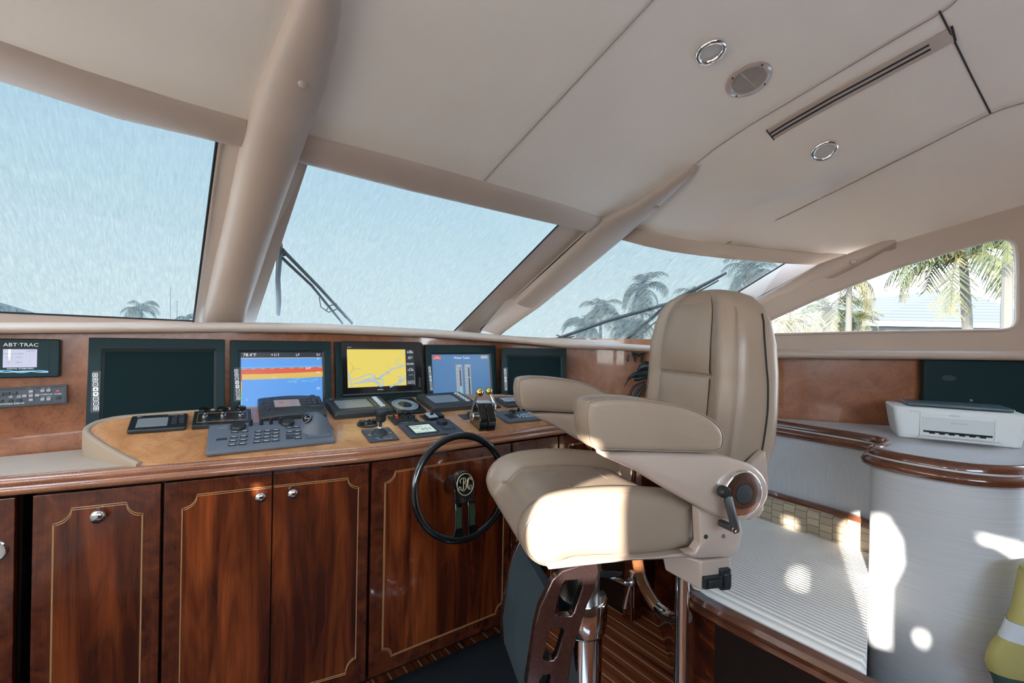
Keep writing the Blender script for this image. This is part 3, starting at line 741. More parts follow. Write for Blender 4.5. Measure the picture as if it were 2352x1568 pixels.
def monitor(label, M, W, H, inner, bez=M_bezel, name='marine_monitor', btn=None, screen=M_off, cat='monitor', group=None):
    t = thing(name, label, cat, M, 'marine monitors along the front wall'); x0, y0, x1, y1 = inner
    mb = MB(); ring(mb, rect(-W/2, 0, W/2, H), rect(x0, y0, x1, y1), -.012, .0); mb.build('bezel', bez, t, smooth=0, bevel=.003)
    MB().box((0, H/2, -.024), (W*.97, H*.97, .022)).build('housing', M_black, t, smooth=0)
    mb = MB(); k = .008
    mb.loft([[(x0, y0, -.001), (x1, y0, -.001), (x1, y1, -.001), (x0, y1, -.001)], [(x0+k, y0+k, -.010), (x1-k, y0+k, -.010), (x1-k, y1-k, -.010), (x0+k, y1-k, -.010)]], cap=False)
    mb.build('inner_bevel', M_charc, t, smooth=0)
    s = MB().poly([(x0+k, y0+k, -.0098), (x1-k, y0+k, -.0098), (x1-k, y1-k, -.0098), (x0+k, y1-k, -.0098)]).build('screen', screen, t, smooth=0)
    if btn:
        (ua, va), (ub, vb) = btn; a = loc(M, ua, va); b = loc(M, ub, vb); hs = abs(b[1]-a[1])/7*.42
        st = MB().prism(rrect(hs*3.4, abs(b[1]-a[1])+hs*4, .002), .0, .0006).build('button_strip', M_black, t, smooth=0); st.location = ((a[0]+b[0])/2, (a[1]+b[1])/2, .0)
        for k in range(8):
            c = (a[0]+(b[0]-a[0])*k/7, a[1]+(b[1]-a[1])*k/7)
            mb = MB(); ring(mb, rrect(hs*2, hs*2, hs*.3, 2), rrect(hs*1.5, hs*1.5, hs*.2, 2), .0, .0006)
            if k in (3, 4):
                mb.poly([(-hs*.9, -hs*.9, .0005), (hs*.9, -hs*.9, .0005), (hs*.9, hs*.9, .0005), (-hs*.9, hs*.9, .0005)]); mb.cur = 1
                sg = 1 if k == 3 else -1; mb.poly([(-hs*.6, -hs*.4*sg, .001), (hs*.6, -hs*.4*sg, .001), (0, hs*.5*sg, .001)])
            elif k in (0, 1, 7): ring(mb, ell(0, 0, hs*.5, hs*.5, 12), ell(0, 0, hs*.3, hs*.3, 12), .0, .0006); mb.poly([(p[0], p[1], .0006) for p in ell(0, 0, hs*.15, hs*.15, 8)])
            else: mb.poly([(-hs*.45, -hs*.12, .0006), (hs*.45, -hs*.12, .0006), (hs*.45, hs*.12, .0006), (-hs*.45, hs*.12, .0006)])
            bo = mb.build('button', [M_white, M_black], t, smooth=0); bo.location = (c[0], c[1], .0008)
    return t, s
def inner_from(M, TL, TR, bot): a = loc(M, *TL); b = loc(M, *TR); return (a[0], bot, b[0], (a[1]+b[1])/2)
H_ = .42
M, W = wallframe((204, 775), (516.6, 779), 2.455, h=H_)
monitor('largest blank dark marine monitor, left of the blue sounder screen', M, W, H_, inner_from(M, (235, 803), (497, 802), .05), btn=((218.5, 861), (221, 937.5)))
M, W = wallframe((530, 782), (760, 782.5), 2.455, h=H_)
inn = inner_from(M, (549, 805), (744, 805), .03)
t, s = monitor('marine monitor showing a blue fish sounder page with a red band', M, W, H_, inn, btn=((542.5, 851.5), (547.5, 914)))
Z = -.0092
def screen_part(t, name, fills, mats):
    """fills: list of callables(mb) each drawn with the next material, layered a hair apart"""
    mb = MB()
    for i, (mi, fn) in enumerate(fills): mb.cur = mi; fn(mb, Z + i*.00025)
    return mb.build(name, mats, t, smooth=0)
x0, y0, x1, y1 = inn[0]+.008, inn[1]+.008, inn[2]-.008, inn[3]-.008
def R_(a, b, c, d): return lambda mb, z: mb.poly([(x0+(x1-x0)*a, y1-(y1-y0)*b, z), (x0+(x1-x0)*c, y1-(y1-y0)*b, z), (x0+(x1-x0)*c, y1-(y1-y0)*d, z), (x0+(x1-x0)*a, y1-(y1-y0)*d, z)])
def PX(pts, MM): return lambda mb, z: pq(mb, MM, pts, z)
def T_(txt, a, b, sz, fx=1.0): return lambda mb, z: text_mb(mb, txt, sz, (x0+(x1-x0)*a, y1-(y1-y0)*b), z=z, flatx=fx)
random.seed(3)
def specks(n, a, b, c, d, wx=.02, wy=.004):
    def f(mb, z):
        for _ in range(n):
            cx, cy = random.uniform(a, c), random.uniform(b, d); ww = random.uniform(.2, 1)*wx
            mb.poly([(x0+(x1-x0)*(cx+dx*ww), y1-(y1-y0)*(cy+dy*wy), z) for dx, dy in ((-1, 0), (0, -1), (1, 0), (0, 1))])
    return f
red = [(554, 847), (600, 845.5), (680, 843.5), (746, 842), (748, 852), (690, 855), (620, 858), (556, 859)]
yel = [(556, 859), (620, 858), (690, 855), (748, 852), (749, 864), (700, 867), (620, 870), (557, 872)]
screen_part(t, 'sounder_picture', [(0, R_(0, 0, 1, 1)), (1, R_(0, 0, 1, .075)), (2, R_(0, .078, 1, .086)), (5, PX([(553, 843.5), (746, 838.8), (746, 839.6), (553, 844.3)], M)),
    (3, PX(red, M)), (2, PX(yel, M)), (2, lambda mb, z: [pq(mb, M, [(a, 842.2+ (748-a)*.026), (a+9, 841.6+(748-a)*.026), (a+9, 843+(748-a)*.026), (a, 843.6+(748-a)*.026)], z) for a in range(556, 740, 22)]),
    (5, specks(14, .55, .40, .98, .455, .05, .006)), (5, specks(26, .05, .12, .95, .15, .004, .003)), (5, specks(8, .05, .66, .7, .70, .018, .007)), (5, specks(5, .7, .62, .95, .75, .005, .005)), (4, specks(10, .3, .365, .8, .40, .012, .003)),
    (3, R_(.0, .27, .012, .42)), (2, R_(.0, .42, .012, .58)), (6, R_(.0, .58, .012, .68)), (5, R_(0, .68, .012, .9)),
    (4, T_('78.4°F', .10, .038, .021)), (4, T_('+1/1', .40, .038, .021)), (4, T_('LF', .68, .038, .018)), (4, T_('%1', .95, .038, .018)),
    (4, T_('0', .945, .10, .016)), (4, T_('8.0', .81, .245, .018)), (4, T_('10-', .945, .315, .017)), (4, T_('20-', .945, .56, .017)), (4, T_('30-', .945, .80, .017)),
    (4, lambda mb, z: [mb.poly([(x0+(x1-x0)*.965, y1-(y1-y0)*(.12+.049*k), z), (x0+(x1-x0)*.972, y1-(y1-y0)*(.12+.049*k), z), (x0+(x1-x0)*.972, y1-(y1-y0)*(.126+.049*k), z)]) for k in range(14)])],
    [E_BLUE, E_BLK, E_YEL, E_RED, E_WHT, E_CYN, E_GRN])
# chart plotter in a wide dark mount
M, W = wallframe((770.6, 782), (971, 788), 2.455, h=H_)
a = loc(M, 781, 783.5); b = loc(M, 963, 789); c = loc(M, 788, 911)
t = thing('chart_plotter', 'chart plotter showing a yellow land chart with blue canals', 'plotter', M)
MB().box((0, H_/2, -.018), (W, H_, .024)).build('mount', M_bezel, t, smooth=0, bevel=.003)
bx0, bx1, by0, by1 = a[0], b[0], c[1], a[1]
x0, y1 = loc(M, 795, 802.5); x1 = loc(M, 947.5, 807)[0]; y0 = loc(M, 802, 890.5)[1]
mb = MB(); ring(mb, [(p[0]+(bx0+bx1)/2, p[1]+(by0+by1)/2) for p in rrect(bx1-bx0, by1-by0, .008, 3)], rect(x0, y0, x1, y1), -.006, .016); mb.build('bezel', M_gloss, t, smooth=0, bevel=.003)
MB().prism(rect(bx0+.005, by0+.004, bx1-.005, by0+.012), .016, .0185).build('lower_edge', M_charc, t, smooth=0, bevel=.001)
MB().prism(rect(bx1-.021, by0+.03, bx1-.008, by0+.085), .016, .0185).build('card_door', M_black, t, smooth=0, bevel=.001)
mb = MB(); text_mb(mb, 'GARMIN', .0085, ((x0+x1)/2-.015, (y0+by0)/2+.005), z=.0165); mb.build('lettering', M_white, t, smooth=0); mb = MB(); text_mb(mb, 'GPSMAP', .006, (x0+.012, y1+.010), z=.0165); mb.build('lettering', M_white, t, smooth=0)
Z = .0145
CH = lambda pts, wd: (lambda mb, z: ribbon(mb, M, pts, wd, z))
def c3(x, y): return (740+x/3.92, 740+y/3.92)
shore = [c3(*p) for p in [(505, 520), (520, 490), (560, 465), (590, 450), (610, 425), (650, 415), (690, 405), (735, 385)]]
def dot(c, r): 
    return lambda mb, z: mb.poly([(loc(M, *c3(*c))[0]+q[0], loc(M, *c3(*c))[1]+q[1], z) for q in ell(0, 0, r, r, 14)])
canals = [(2, CH([c3(250+k*24, 560-k*4 if k < 4 else 540-k*6), c3(440+k*12, 500+k*10)], .0014)) for k in range(9)]
fills = [(0, R_(0, 0, .865, 1)), (1, R_(.865, 0, 1, 1)), (2, CH(shore, [.005, .006, .004, .0035, .004, .003, .003, .0025])), (2, CH([c3(*p) for p in [(232, 450), (235, 490), (250, 540), (262, 590)]], .0028)),
    (2, CH([c3(*p) for p in [(235, 500), (280, 520), (350, 490), (400, 472), (460, 470)]], .0022)), (2, CH([c3(*p) for p in [(455, 480), (480, 530), (505, 585)]], .004)), (2, CH([c3(*p) for p in [(500, 500), (540, 520), (545, 560), (515, 585)]], .0026)),
    (2, dot((600, 462), .0035)), (2, dot((690, 525), .008)), (2, CH([c3(*p) for p in [(600, 585), (650, 560), (700, 540), (740, 500)]], .0035)), (2, CH([c3(*p) for p in [(665, 490), (690, 492), (715, 515)]], .0018)),
    (2, CH([c3(636, 365), c3(700, 322)], .0018)), (2, CH([c3(572, 410), c3(606, 388)], .0012)), (2, CH([c3(700, 262), c3(722, 285)], .0015))] + canals + \
    [(2, CH([c3(655+14*k, 380-3*k), c3(668+14*k, 408)], .0008)) for k in range(5)] + [(2, CH([c3(700+12*k, 460+6*k), c3(722+10*k, 500+4*k)], .0008)) for k in range(3)] + \
    [(3, CH([c3(240, 365), c3(265, 400), c3(268, 425), c3(240, 465)], .0006)), (3, CH([c3(268, 422), c3(340, 422)], .0005)), (3, CH([c3(470, 505), c3(498, 512)], .001)), (3, CH([c3(565, 440), c3(585, 470)], .0006)), (3, dot((498, 508), .0016)),
    (5, dot((402, 515), .0016)), (5, dot((565, 452), .0015)), (5, dot((640, 552), .0015)),
    (4, T_('0.00k', .93, .085, .017)), (4, T_('321°', .93, .25, .017)), (4, T_('05:09A', .925, .415, .015)), (4, T_('12.3k', .925, .585, .017)), (4, T_('Next Way', .93, .72, .006)), (4, T_('N 26°07.5\'', .925, .90, .009)), (4, T_('W080°07.2\'', .925, .95, .009)), (4, T_('Speed', .93, .04, .006)), (4, T_('Course', .93, .205, .006)), (4, T_('Depth', .93, .54, .006))]
screen_part(t, 'chart_picture', fills, [E_LAND, E_BLK, E_WATER, E_DGRY, E_WHT, E_RED])
# tank monitor
M, W = wallframe((977, 790.5), (1138, 793.5), 2.45, h=H_)
inn = inner_from(M, (990, 809), (1127, 812), .03)
t, s = monitor('marine monitor showing the blue water tanks page with two gauges', M, W, H_, inn, btn=((986.5, 844.5), (991, 893)))
x0, y0, x1, y1 = inn[0]+.008, inn[1]+.008, inn[2]-.008, inn[3]-.008; Z = -.0092
fills = [(0, R_(0, 0, 1, 1)), (1, R_(.02, .02, .145, .095)), (2, R_(.84, .02, .975, .085)), (4, T_('ALARM', .083, .043, .0085)), (4, T_('CONDITION', .083, .072, .0085)), (4, T_('Water Tanks', .5, .065, .021)), (4, T_('Return To', .907, .04, .008)), (4, T_('Main Menu', .907, .066, .008))]
for gx in (.385, .535): fills += [(2, R_(gx, .19, gx+.11, 1)), (3, R_(gx+.062, .25, gx+.088, .92))]
fills += [(5, R_(.447, .60, .473, .92)), (4, R_(.44, .275, .475, .283)), (4, R_(.595, .435, .63, .443)), (4, T_('FWD', .44, .215, .008)), (4, T_('AFT', .59, .215, .008))]
for gx in (.395, .545): fills += [(4, (lambda g: (lambda mb, z: [R_(g, .28+.075*k, g+.022, .284+.075*k)(mb, z) for k in range(9)]))(gx))]
screen_part(t, 'tank_picture', fills, [E_TANK, E_RED, E_GRY, E_DGRY, E_WHT, E_CYN])
# blank monitor before the corner
pa = aY(1152, 799, 2.40); dd = ray(1300, 800); pb = CAM + dd*2.98
M, W = wallframe(None, None, None, h=H_, pts=(pa, pb))
monitor('smaller blank dark marine monitor, rightmost of the row, behind the far armrest', M, W, H_, inner_from(M, (1165, 815), (1291, 818), .05), btn=((1160, 849), (1162.5, 893)))

# stabiliser panel and camera switcher on the burl left of the monitors
M, W = wallframe((-46, 778), (141, 780), 2.455, tilt=.02, h=.001)
a = loc(M, 141, 779); b = loc(M, 139, 864.5); hh = a[1]-b[1]
t = thing('stabilizer_panel', 'dark stabilizer control panel with a pale screen and wave stripe, left end of the wall', 'panel', M)
MB().prism([(p[0], p[1]+a[1]-hh/2) for p in rrect(W, hh, .008)], -.01, .022).build('case', M_bezel, t, bevel=.004)
xa, ya = loc(M, -40, 790); xb, yb_ = loc(M, 115, 857)
MB().prism(rect(xa, yb_, xb, ya), .022, .0232).build('face_plate', M_bezel, t, smooth=0)
Z = .0236; x0, y1 = loc(M, 11.5, 801.5); x1, y0 = loc(M, 88, 842.5)
bxs = [(4, R_(a_, b_, a_+.22, b_+.008)) for a_ in (.07, .36) for b_ in (.34, .56, .62, .84)] + [(4, R_(a_+o, b_, a_+o+.006, b_+.22)) for a_ in (.07, .36) for o in (0, .214) for b_ in (.34, .62)]
bxs += [(4, R_(a_, .17, a_+.1, .175)) for a_ in (.69, .83)] + [(4, R_(a_, .5, a_+.1, .505)) for a_ in (.69, .83)] + [(4, R_(a_, .84, a_+.1, .845)) for a_ in (.69, .83)] + [(4, R_(a_+o, .17, a_+o+.004, .84)) for a_ in (.69, .83) for o in (0, .1)]
screen_part(t, 'screen', [(0, R_(0, 0, 1, 1)), (1, R_(.15, 0, .22, .45)), (1, lambda mb, z: mb.poly([(x0+(x1-x0)*.15, y1-(y1-y0)*.45, z), (x0+(x1-x0)*.22, y1-(y1-y0)*.45, z), (x0+(x1-x0)*.19, y1-(y1-y0)*.64, z)])),
    (3, T_('Select Pass to Stabilize', .32, .25, .0055)), (3, T_('AUTO', .18, .45, .0055)), (3, T_('SYNC', .47, .45, .0055)), (3, T_('ALL', .18, .73, .0055)), (3, T_('ZERO', .47, .73, .0055)), (3, T_('FWD', .74, .1, .005)), (3, T_('FWD', .88, .1, .005))] + bxs, [E_LILAC, M_steel, E_GRY, E_DGRY, E_GRY])
mb = MB(); q = loc(M, 52.5, 792); text_mb(mb, 'ABT·TRAC', .0185, q, z=.0236, flatx=1.05); q = loc(M, 51, 846); text_mb(mb, 'DIGITAL STABILIZERS', .0072, q, z=.0236); mb.build('lettering', M_white, t, smooth=0)
mb = MB(); P = []
for k in range(25):
    u = -40 + 154*k/24; yc = 852.0+1.6*math.sin(k*.55); wd = .0012+.0022*abs(math.sin(k*.30+.4)); P.append(((u, yc), wd))
ribbon(mb, M, [p[0] for p in P], [p[1] for p in P], .0236); mb.cur = 1
ribbon(mb, M, [(p[0][0], 852.6-1.5*math.sin(k*.5)) for k, p in enumerate(P)], .0010, .0239); mb.build('wave_stripe', [mat('wave_blue', (.12, .38, .60), .4), mat('wave_pale', (.50, .70, .74), .4)], t, smooth=0)
a = aY(-64, 893, 2.445); b = aY(157, 882.5, 2.445); c = aY(156, 925, 2.445)
M = frame(c, Vector(b)-Vector(a), (0, -1, .02)); a2 = loc(M, -64, 893); b2 = loc(M, 157, 882.5); W = b2[0]-a2[0]; hh = b2[1]
t = thing('camera_switcher', 'dark grey camera switcher panel with small square keys, under the stabilizer panel', 'switcher', M)
MB().box((-W/2, hh/2, .004), (W, hh, .016)).build('face_plate', M_dgrey, t, smooth=0, bevel=.002)
mb = MB(); ring(mb, rect(-W, 0, 0, hh), rect(-W+.008, .006, -.008, hh-.006), .010, .018); mb.build('frame', M_charc, t, smooth=0, bevel=.001)
def sw(x, y): return loc(M, x/7.841, 760+y/7.841)
M_lkey = mat('light_grey_key', (.30, .30, .30), .5)
for x, y in [(577, 1080), (577, 1157), (577, 1230), (462, 1162), (688, 1150), (785, 1067), (893, 1062), (785, 1223), (893, 1218)]:
    q = sw(x, y); MB().box((q[0], q[1], .014), (.0115, .0095, .008)).build('key', M_lkey, t, smooth=0, bevel=.0012)
for x, y, mm in [(150, 1118, M_black), (278, 1110, M_charc), (35, 1130, M_charc), (30, 1255, M_black), (1057, 1195, M_black)]:
    q = sw(x, y); MB().box((q[0], q[1], .014), (.013, .0105, .008)).build('key', mm, t, smooth=0, bevel=.0012)
for x, y in [(210, 1247), (358, 1240)]: q = sw(x, y); MB().lathe([(0, .01), (.0068, .01), (.0062, .018), (0, .0185)], 16, Matrix.Translation((q[0], q[1], 0))).build('knob', M_black, t)
q = sw(1052, 1074); MB().box((q[0], q[1], .0135), (.008, .0035, .003)).build('power_lamp', emis('red_led', (.9, .03, .03), 1.2), t, smooth=0)
mb = MB()
for s_, x, y, sz in [('PAN/TILT', 572, 1020, .006), ('ZOOM', 785, 1138, .0062), ('FOCUS', 892, 1135, .0062), ('POWER', 1055, 1128, .0058), ('VTR', 150, 1035, .006), ('AUTO', 280, 1030, .006), ('SEQ', 208, 1168, .005), ('TIME', 208, 1190, .005), ('PAN', 358, 1163, .005), ('SPEED', 358, 1187, .005), ('AUTO', 572, 1118, .004), ('WIDE', 785, 1027, .004), ('FAR', 893, 1022, .004), ('TELE', 785, 1187, .004), ('NEAR', 893, 1180, .004), ('SWITCHER EX8146', 205, 1303, .0085)]:
    q = sw(x, y); text_mb(mb, s_, sz, q, z=.0125)
mb.build('lettering', M_white, t, smooth=0)
# ================================================================ INSTRUMENTS ON THE CONSOLE TOP
def slab(w_, h_, z0, z1, r=.006, c=(0, 0)): return MB().prism([(p[0]+c[0], p[1]+c[1]) for p in rrect(w_, h_, r, 4)], z0, z1)
def cyl(parent, name, x, y, r, z0, z1, m, r2=None, bev=.001, n=20):
    r2 = r2 or r; MB().lathe([(0, z0), (r, z0), (r2, z1-bev), (r2-bev, z1), (0, z1)], n, Matrix.Translation((x, y, 0))).build(name, m, parent, smooth=40)
def keys(parent, spots, kw, kh, z0, z1, m, name='key', r=.001):
    for x, y in spots:
        o = slab(kw, kh, z0, z1, r).build(name, m, parent, smooth=30); o.location = (x, y, 0)
# black display at the left end
M, w_, h_ = place((296, 997), (432, 989), (428, 955.5), (298.5, 964.5))
t = thing('depth_display', 'thin black instrument display with a grey screen, at the left end of the console top', 'display', M)
slab(w_, h_, 0, .016, .010).build('case', M_black, t, bevel=.004)
slab(w_*.53, h_*.60, .016, .0168, .002, (-w_*.11, -h_*.04)).build('screen', M_lcd, t)
keys(t, [(w_*(.27+.13*c), h_*(.28-.155*r)) for r in range(4) for c in (0, 1)], w_*.095, h_*.10, .0162, .0185, M_key)
mb = MB(); text_mb(mb, 'B&G', .009, (-w_*.36, h_*.40), z=.0163); text_mb(mb, 'HYDRA 2000', .009, (w_*.28, h_*.41), z=.0163); mb.build('lettering', M_white, t, smooth=0)
# triple pull-knob panel
M, w_, h_ = place((445.5, 986.5), (582.5, 978.5), (570.6, 947), (441.5, 953.5))
t = thing('engine_stop_panel', 'black raised panel with three black pull knobs on chrome necks', 'panel', M)
slab(w_, h_, 0, .018, .003).build('base', M_black, t, bevel=.003)
mb = MB(); ring(mb, rrect(w_*.86, h_*.62, .003, 2), rrect(w_*.85, h_*.59, .003, 2), .0178, .0184); mb.build('gold_border', M_gold, t, smooth=0)
mb = MB(); text_mb(mb, 'ENGINE STOP', .008, (0, h_*.12), z=.0184); text_mb(mb, 'PULL TO STOP ENGINES', .007, (0, -h_*.22), z=.0184); mb.build('lettering', M_gold, t, smooth=0)
for k in (-1, 0, 1):
    Mx = Matrix.Translation((k*w_*.31, h_*.08, .018))
    kn = MB().lathe([(0, .022), (.012, .022), (.020, .027), (.0215, .031), (.020, .036), (.013, .039), (0, .0395)], 22, Mx).build('pull_knob', M_gloss, t)
    MB().lathe([(0, 0), (.0115, 0), (.0115, .004), (.009, .006), (.011, .010), (.008, .012), (.008, .022), (0, .0225)], 18, Mx).build('neck', M_chrome, kn)
# grey keypad gps unit
M, w_, h_ = place((603.6, 975), (747, 966), (734.5, 926), (586.5, 933.5))
t = thing('navigation_keypad', 'charcoal navigation unit with a small colour screen and oval keys, tall wedge case', 'navigator', M)
rings = []
for k in range(9):
    a = -1+2*k/8; rings.append([(a*w_/2*(1), -h_/2, 0), (a*w_/2, -h_/2, .030+.010*(1-a*a)), (a*w_/2, -h_*.40, .040+.012*(1-a*a)), (a*w_/2, h_*.40, .046+.010*(1-a*a)), (a*w_/2, h_/2, .034), (a*w_/2, h_/2, 0)])
MB().loft(rings).build('case', M_charc, t, bevel=.004, smooth=40)
sl = Matrix.Rotation(math.radians(1.5), 4, 'X')
o = slab(w_*.44, h_*.50, .051, .0535, .003, (-w_*.08, -h_*.02)).build('screen_frame', M_black, t); o.matrix_local = sl
mb = MB(); mb.prism(rect(-w_*.28, -h_*.2, w_*.11, h_*.17), .0536, .054); mb.cur = 1; mb.prism(rect(-w_*.04, -h_*.2, w_*.06, h_*.12), .0541, .0544); mb.cur = 2; mb.prism(ell(-w_*.17, h_*.03, .012, .008, 10), .0541, .0544)
o = mb.build('screen', [emis('chart_pink', (.48, .36, .33), .30), emis('chart_mauve', (.36, .33, .37), .3), emis('chart_brown', (.35, .24, .2), .3)], t, smooth=0); o.matrix_local = sl
for x, y in [(-.42, .12), (-.41, -.05), (-.39, -.22)]: cyl(t, 'key', x*w_, y*h_, .0065, .042, .0525, M_key)
for r in range(4): o = slab(w_*.05, h_*.06, .044, .0565, .003, (w_*(.17+.008*r), h_*(.16-.13*r))).build('key', M_key, t, smooth=30)
for r in range(3):
    for c in range(3): o = slab(w_*.07, h_*.085, .044, .0565, .004, (w_*(.27+.085*c), h_*(.20-.145*r))).build('key', M_key, t, smooth=30)
slab(w_*.22, h_*.1, .044, .0555, .006, (w_*.34, h_*-.26)).build('rocker_key', M_key, t); slab(w_*.08, h_*.09, .044, .0575, .008, (w_*.36, h_*.33)).build('cursor_pad', M_charc, t)
# radar keyboard with trackball
M, w_, h_ = place((482, 1049), (776, 1018), (746, 972), (471.7, 993.7))
t = thing('radar_keyboard', 'long grey radar keyboard with two dials, print-topped keys and a trackball dome', 'keyboard', M)
rings = []
for k in range(2):
    x = (-.5+k)*w_; rings.append([(x, -h_/2, 0), (x, -h_/2, .014), (x, -h_*.42, .022), (x, h_*.5, .032), (x, h_*.5, 0)])
MB().loft(rings).build('case', M_grey, t, bevel=.005, smooth=40)
def kb(fx, fy): return fx*w_-w_/2, fy*h_-h_/2
def kz(y): return .0225 + (y+h_*.42)/(h_*.92)*.0095
def kp(name, fx, fy, kw, kh, th, m, r=.0012):
    x, y = kb(fx, fy); slab(kw, kh, kz(y)-.002, kz(y)+th, r, (x, y)).build(name, m, t, smooth=30)
for fx, fy, r in ((.225, .80, .0285), (.63, .80, .0265)): x, y = kb(fx, fy); cyl(t, 'dial', x, y, r, kz(y)-.001, kz(y)+.013, M_black, r*.96, .002, 28)
for fx in (.325, .41, .49, .57): x, y = kb(fx, .86); cyl(t, 'knob', x, y, .0075, kz(y)-.001, kz(y)+.025, M_black, .007)
kp('lamp_window', .105, .84, .028, .017, .001, M_lcd); kp('sensor_window', .105, .40, .036, .016, .0006, M_charc)
PR = mat('key_print', (.62, .64, .66), .6)
def pkey(fx, fy, kw=.026, kh=.013): kp('key', fx, fy, kw, kh, .0035, M_key); x, y = kb(fx, fy); slab(kw*.6, kh*.35, kz(y)+.0034, kz(y)+.0039, .0003, (x, y)).build('key_print', PR, t, smooth=0)
for fx in (.20, .275): [pkey(fx - .006*k, fy) for k, fy in enumerate((.62, .42, .28, .14))]
for c, fx in enumerate((.385, .455, .525)): [pkey(fx - .006*k, fy, .027, .0125) for k, fy in enumerate((.56, .43, .30, .16))]
for fx in (.635, .70): [pkey(fx, fy) for fy in (.62, .44)]
pkey(.69, .31); pkey(.69, .17); kp('rocker_key', .625, .25, .026, .034, .004, M_key)
x, y = kb(.865, .52); R0 = .062
dome = MB().loft([[(x+R0*f*math.cos(2*PI*k/32) - .010*(1-f), y+R0*f*.95*math.sin(2*PI*k/32)+.012*(1-f), kz(y)-.004+zz) for k in range(32)] for f, zz in ((1.08, 0), (1.0, .008), (.86, .022), (.68, .042), (.48, .060), (.30, .068), (.12, .071), (.01, .0715))]).build('trackball_dome', M_grey, t, smooth=70)
MB().sphere((x-.035, y-.006, kz(y)+.049), .0215, 14).build('trackball', M_gloss, dome)
Mr = frame((x-.0405, y-.008, kz(y)+.0535), (0, 1, 0), (-.72, -.26, .64)); mb = MB()
mb.tube([Mr @ Vector((.0225*math.cos(2*PI*k/28), .0215*math.sin(2*PI*k/28), 0)) for k in range(28)], .0034, 8, closed=True); mb.build('trackball_ring', M_grey, dome)
mb = MB(); ring(mb, rrect(w_*.215, h_*.84, .006, 3), rrect(w_*.21, h_*.82, .006, 3), .026, .0275); o = mb.build('pad_line', M_dgrey, t, smooth=0); o.location = (x, y-.002, 0)
# two grey-screen displays with a column of white keys
def white_key_display(corners, label):
    M, w_, h_ = place(*corners); t = thing('radio_display', label, 'display', M, 'grey-screen displays with white keys')
    rings = [[(p[0], p[1], z) for p in rrect(w_*s, h_*s2, .008, 4)] for z, s, s2 in ((0, 1, 1), (.022, 1, 1), (.034, .95, .90))]
    MB().loft(rings).build('case', M_charc, t, bevel=.002, smooth=40)
    slab(w_*.62, h_*.62, .034, .0345, .002, (-w_*.09, 0)).build('screen_frame', M_black, t); slab(w_*.57, h_*.55, .0345, .0352, .002, (-w_*.10, -h_*.01)).build('screen', M_lcd, t)
    MB().box((w_*.235, 0, .0352), (.003, h_*.56, .002)).build('chrome_strip', M_steel, t, smooth=0)
    for k in range(5): slab(w_*.085, h_*.085, .034, .039, .002, (w_*.345, h_*(.30-.145*k))).build('key', M_wkey, t, smooth=30)
    mb = MB(); text_mb(mb, 'CN', .010, (-w_*.40, h_*.40), z=.0346); mb.build('lettering', M_white, t, smooth=0)
    return t
white_key_display(((764, 962.7), (897.5, 954.6), (877, 919), (747, 930.5)), 'charcoal display with white keys, just left of the round compass repeater')
white_key_display(((988, 947.5), (1089, 940), (1061, 909), (960, 918)), 'charcoal display with white keys, between the compass repeater and the throttle')
# compass repeater
M, w_, h_ = place((909.5, 954.5), (977.8, 949.4), (947.4, 919), (882.6, 922.4))
t = thing('compass_repeater', 'square black compass repeater with a pale ring dial under a clear cover', 'compass', M)
slab(w_, h_, 0, .016, .003).build('case', M_black, t, bevel=.002)
mb = MB(); ring(mb, ell(0, 0, w_*.42, h_*.40, 40), ell(0, 0, w_*.23, h_*.22, 40), .016, .0175); mb.build('dial_ring', mat('dial_pale', (.55, .60, .63), .35), t, smooth=0)
MB().prism(ell(0, 0, w_*.23, h_*.22, 32), .016, .0172).build('dial_centre', M_charc, t, smooth=0)
mb = MB()
for k in range(36): a = 2*PI*k/36; b_ = .39; c_ = .34 if k % 3 else .29; mb.tube([(w_*b_*math.cos(a), h_*b_*.95*math.sin(a), .0178), (w_*c_*math.cos(a), h_*c_*.95*math.sin(a), .0178)], .0006, 4)
mb.build('dial_marks', M_charc, t, smooth=0)
slab(w_*.97, h_*.97, .0185, .027, .003).build('clear_cover', glassy('clear_acrylic', (.86, .88, .89), .08), t, bevel=.001)
# joystick
M, w_, h_ = place((851, 1018), (920, 1010.8), (891, 984), (828, 990.7))
t = thing('thruster_joystick', 'black ball-topped joystick on a slate grey square plate', 'joystick', M)
slab(w_, h_, 0, .008, .003).build('plate', M_dgrey, t, bevel=.0025)
st = MB().lathe([(0, .008), (.034, .008), (.030, .016), (.020, .024), (.012, .028), (.011, .040), (.007, .042), (.007, .062), (.0095, .064), (.0095, .067), (0, .068)], 22, Matrix.Translation((0, .008, 0))).build('boot', M_charc, t)
MB().lathe([(0, .030), (.0115, .030), (.0115, .041), (0, .042)], 18, Matrix.Translation((0, .008, 0))).build('collar', M_wkey, t, label='white collar')
MB().lathe([(0, .066), (.018, .066), (.022, .071), (.023, .092), (.0285, .098), (.030, .108), (.0275, .117), (.018, .124), (0, .1265)], 26, Matrix.Translation((0, .008, 0))).build('grip', M_black, t)
slab(.017, .008, .008, .0088, .001, (-.024, -.038)).build('green_mark', mat('teal_mark', (.12, .42, .40), .5), t); slab(.016, .008, .008, .0088, .001, (.010, -.038)).build('red_mark', mat('brick_mark', (.38, .12, .08), .5), t)
mb = MB(); ring(mb, ell(-.046, 0, .006, .007, 14), ell(-.046, 0, .005, .006, 14), .0082, .0088); ring(mb, ell(.046, .002, .006, .007, 14), ell(.046, .002, .005, .006, 14), .0082, .0088); text_mb(mb, 'BOW THRUSTER', .0085, (.004, -.056), z=.0086); text_mb(mb, 'THRUSTER', .006, (-.02, .050), z=.0086); text_mb(mb, 'PORT', .006, (.038, -.036), z=.0086); mb.build('lettering', M_white, t, smooth=0)
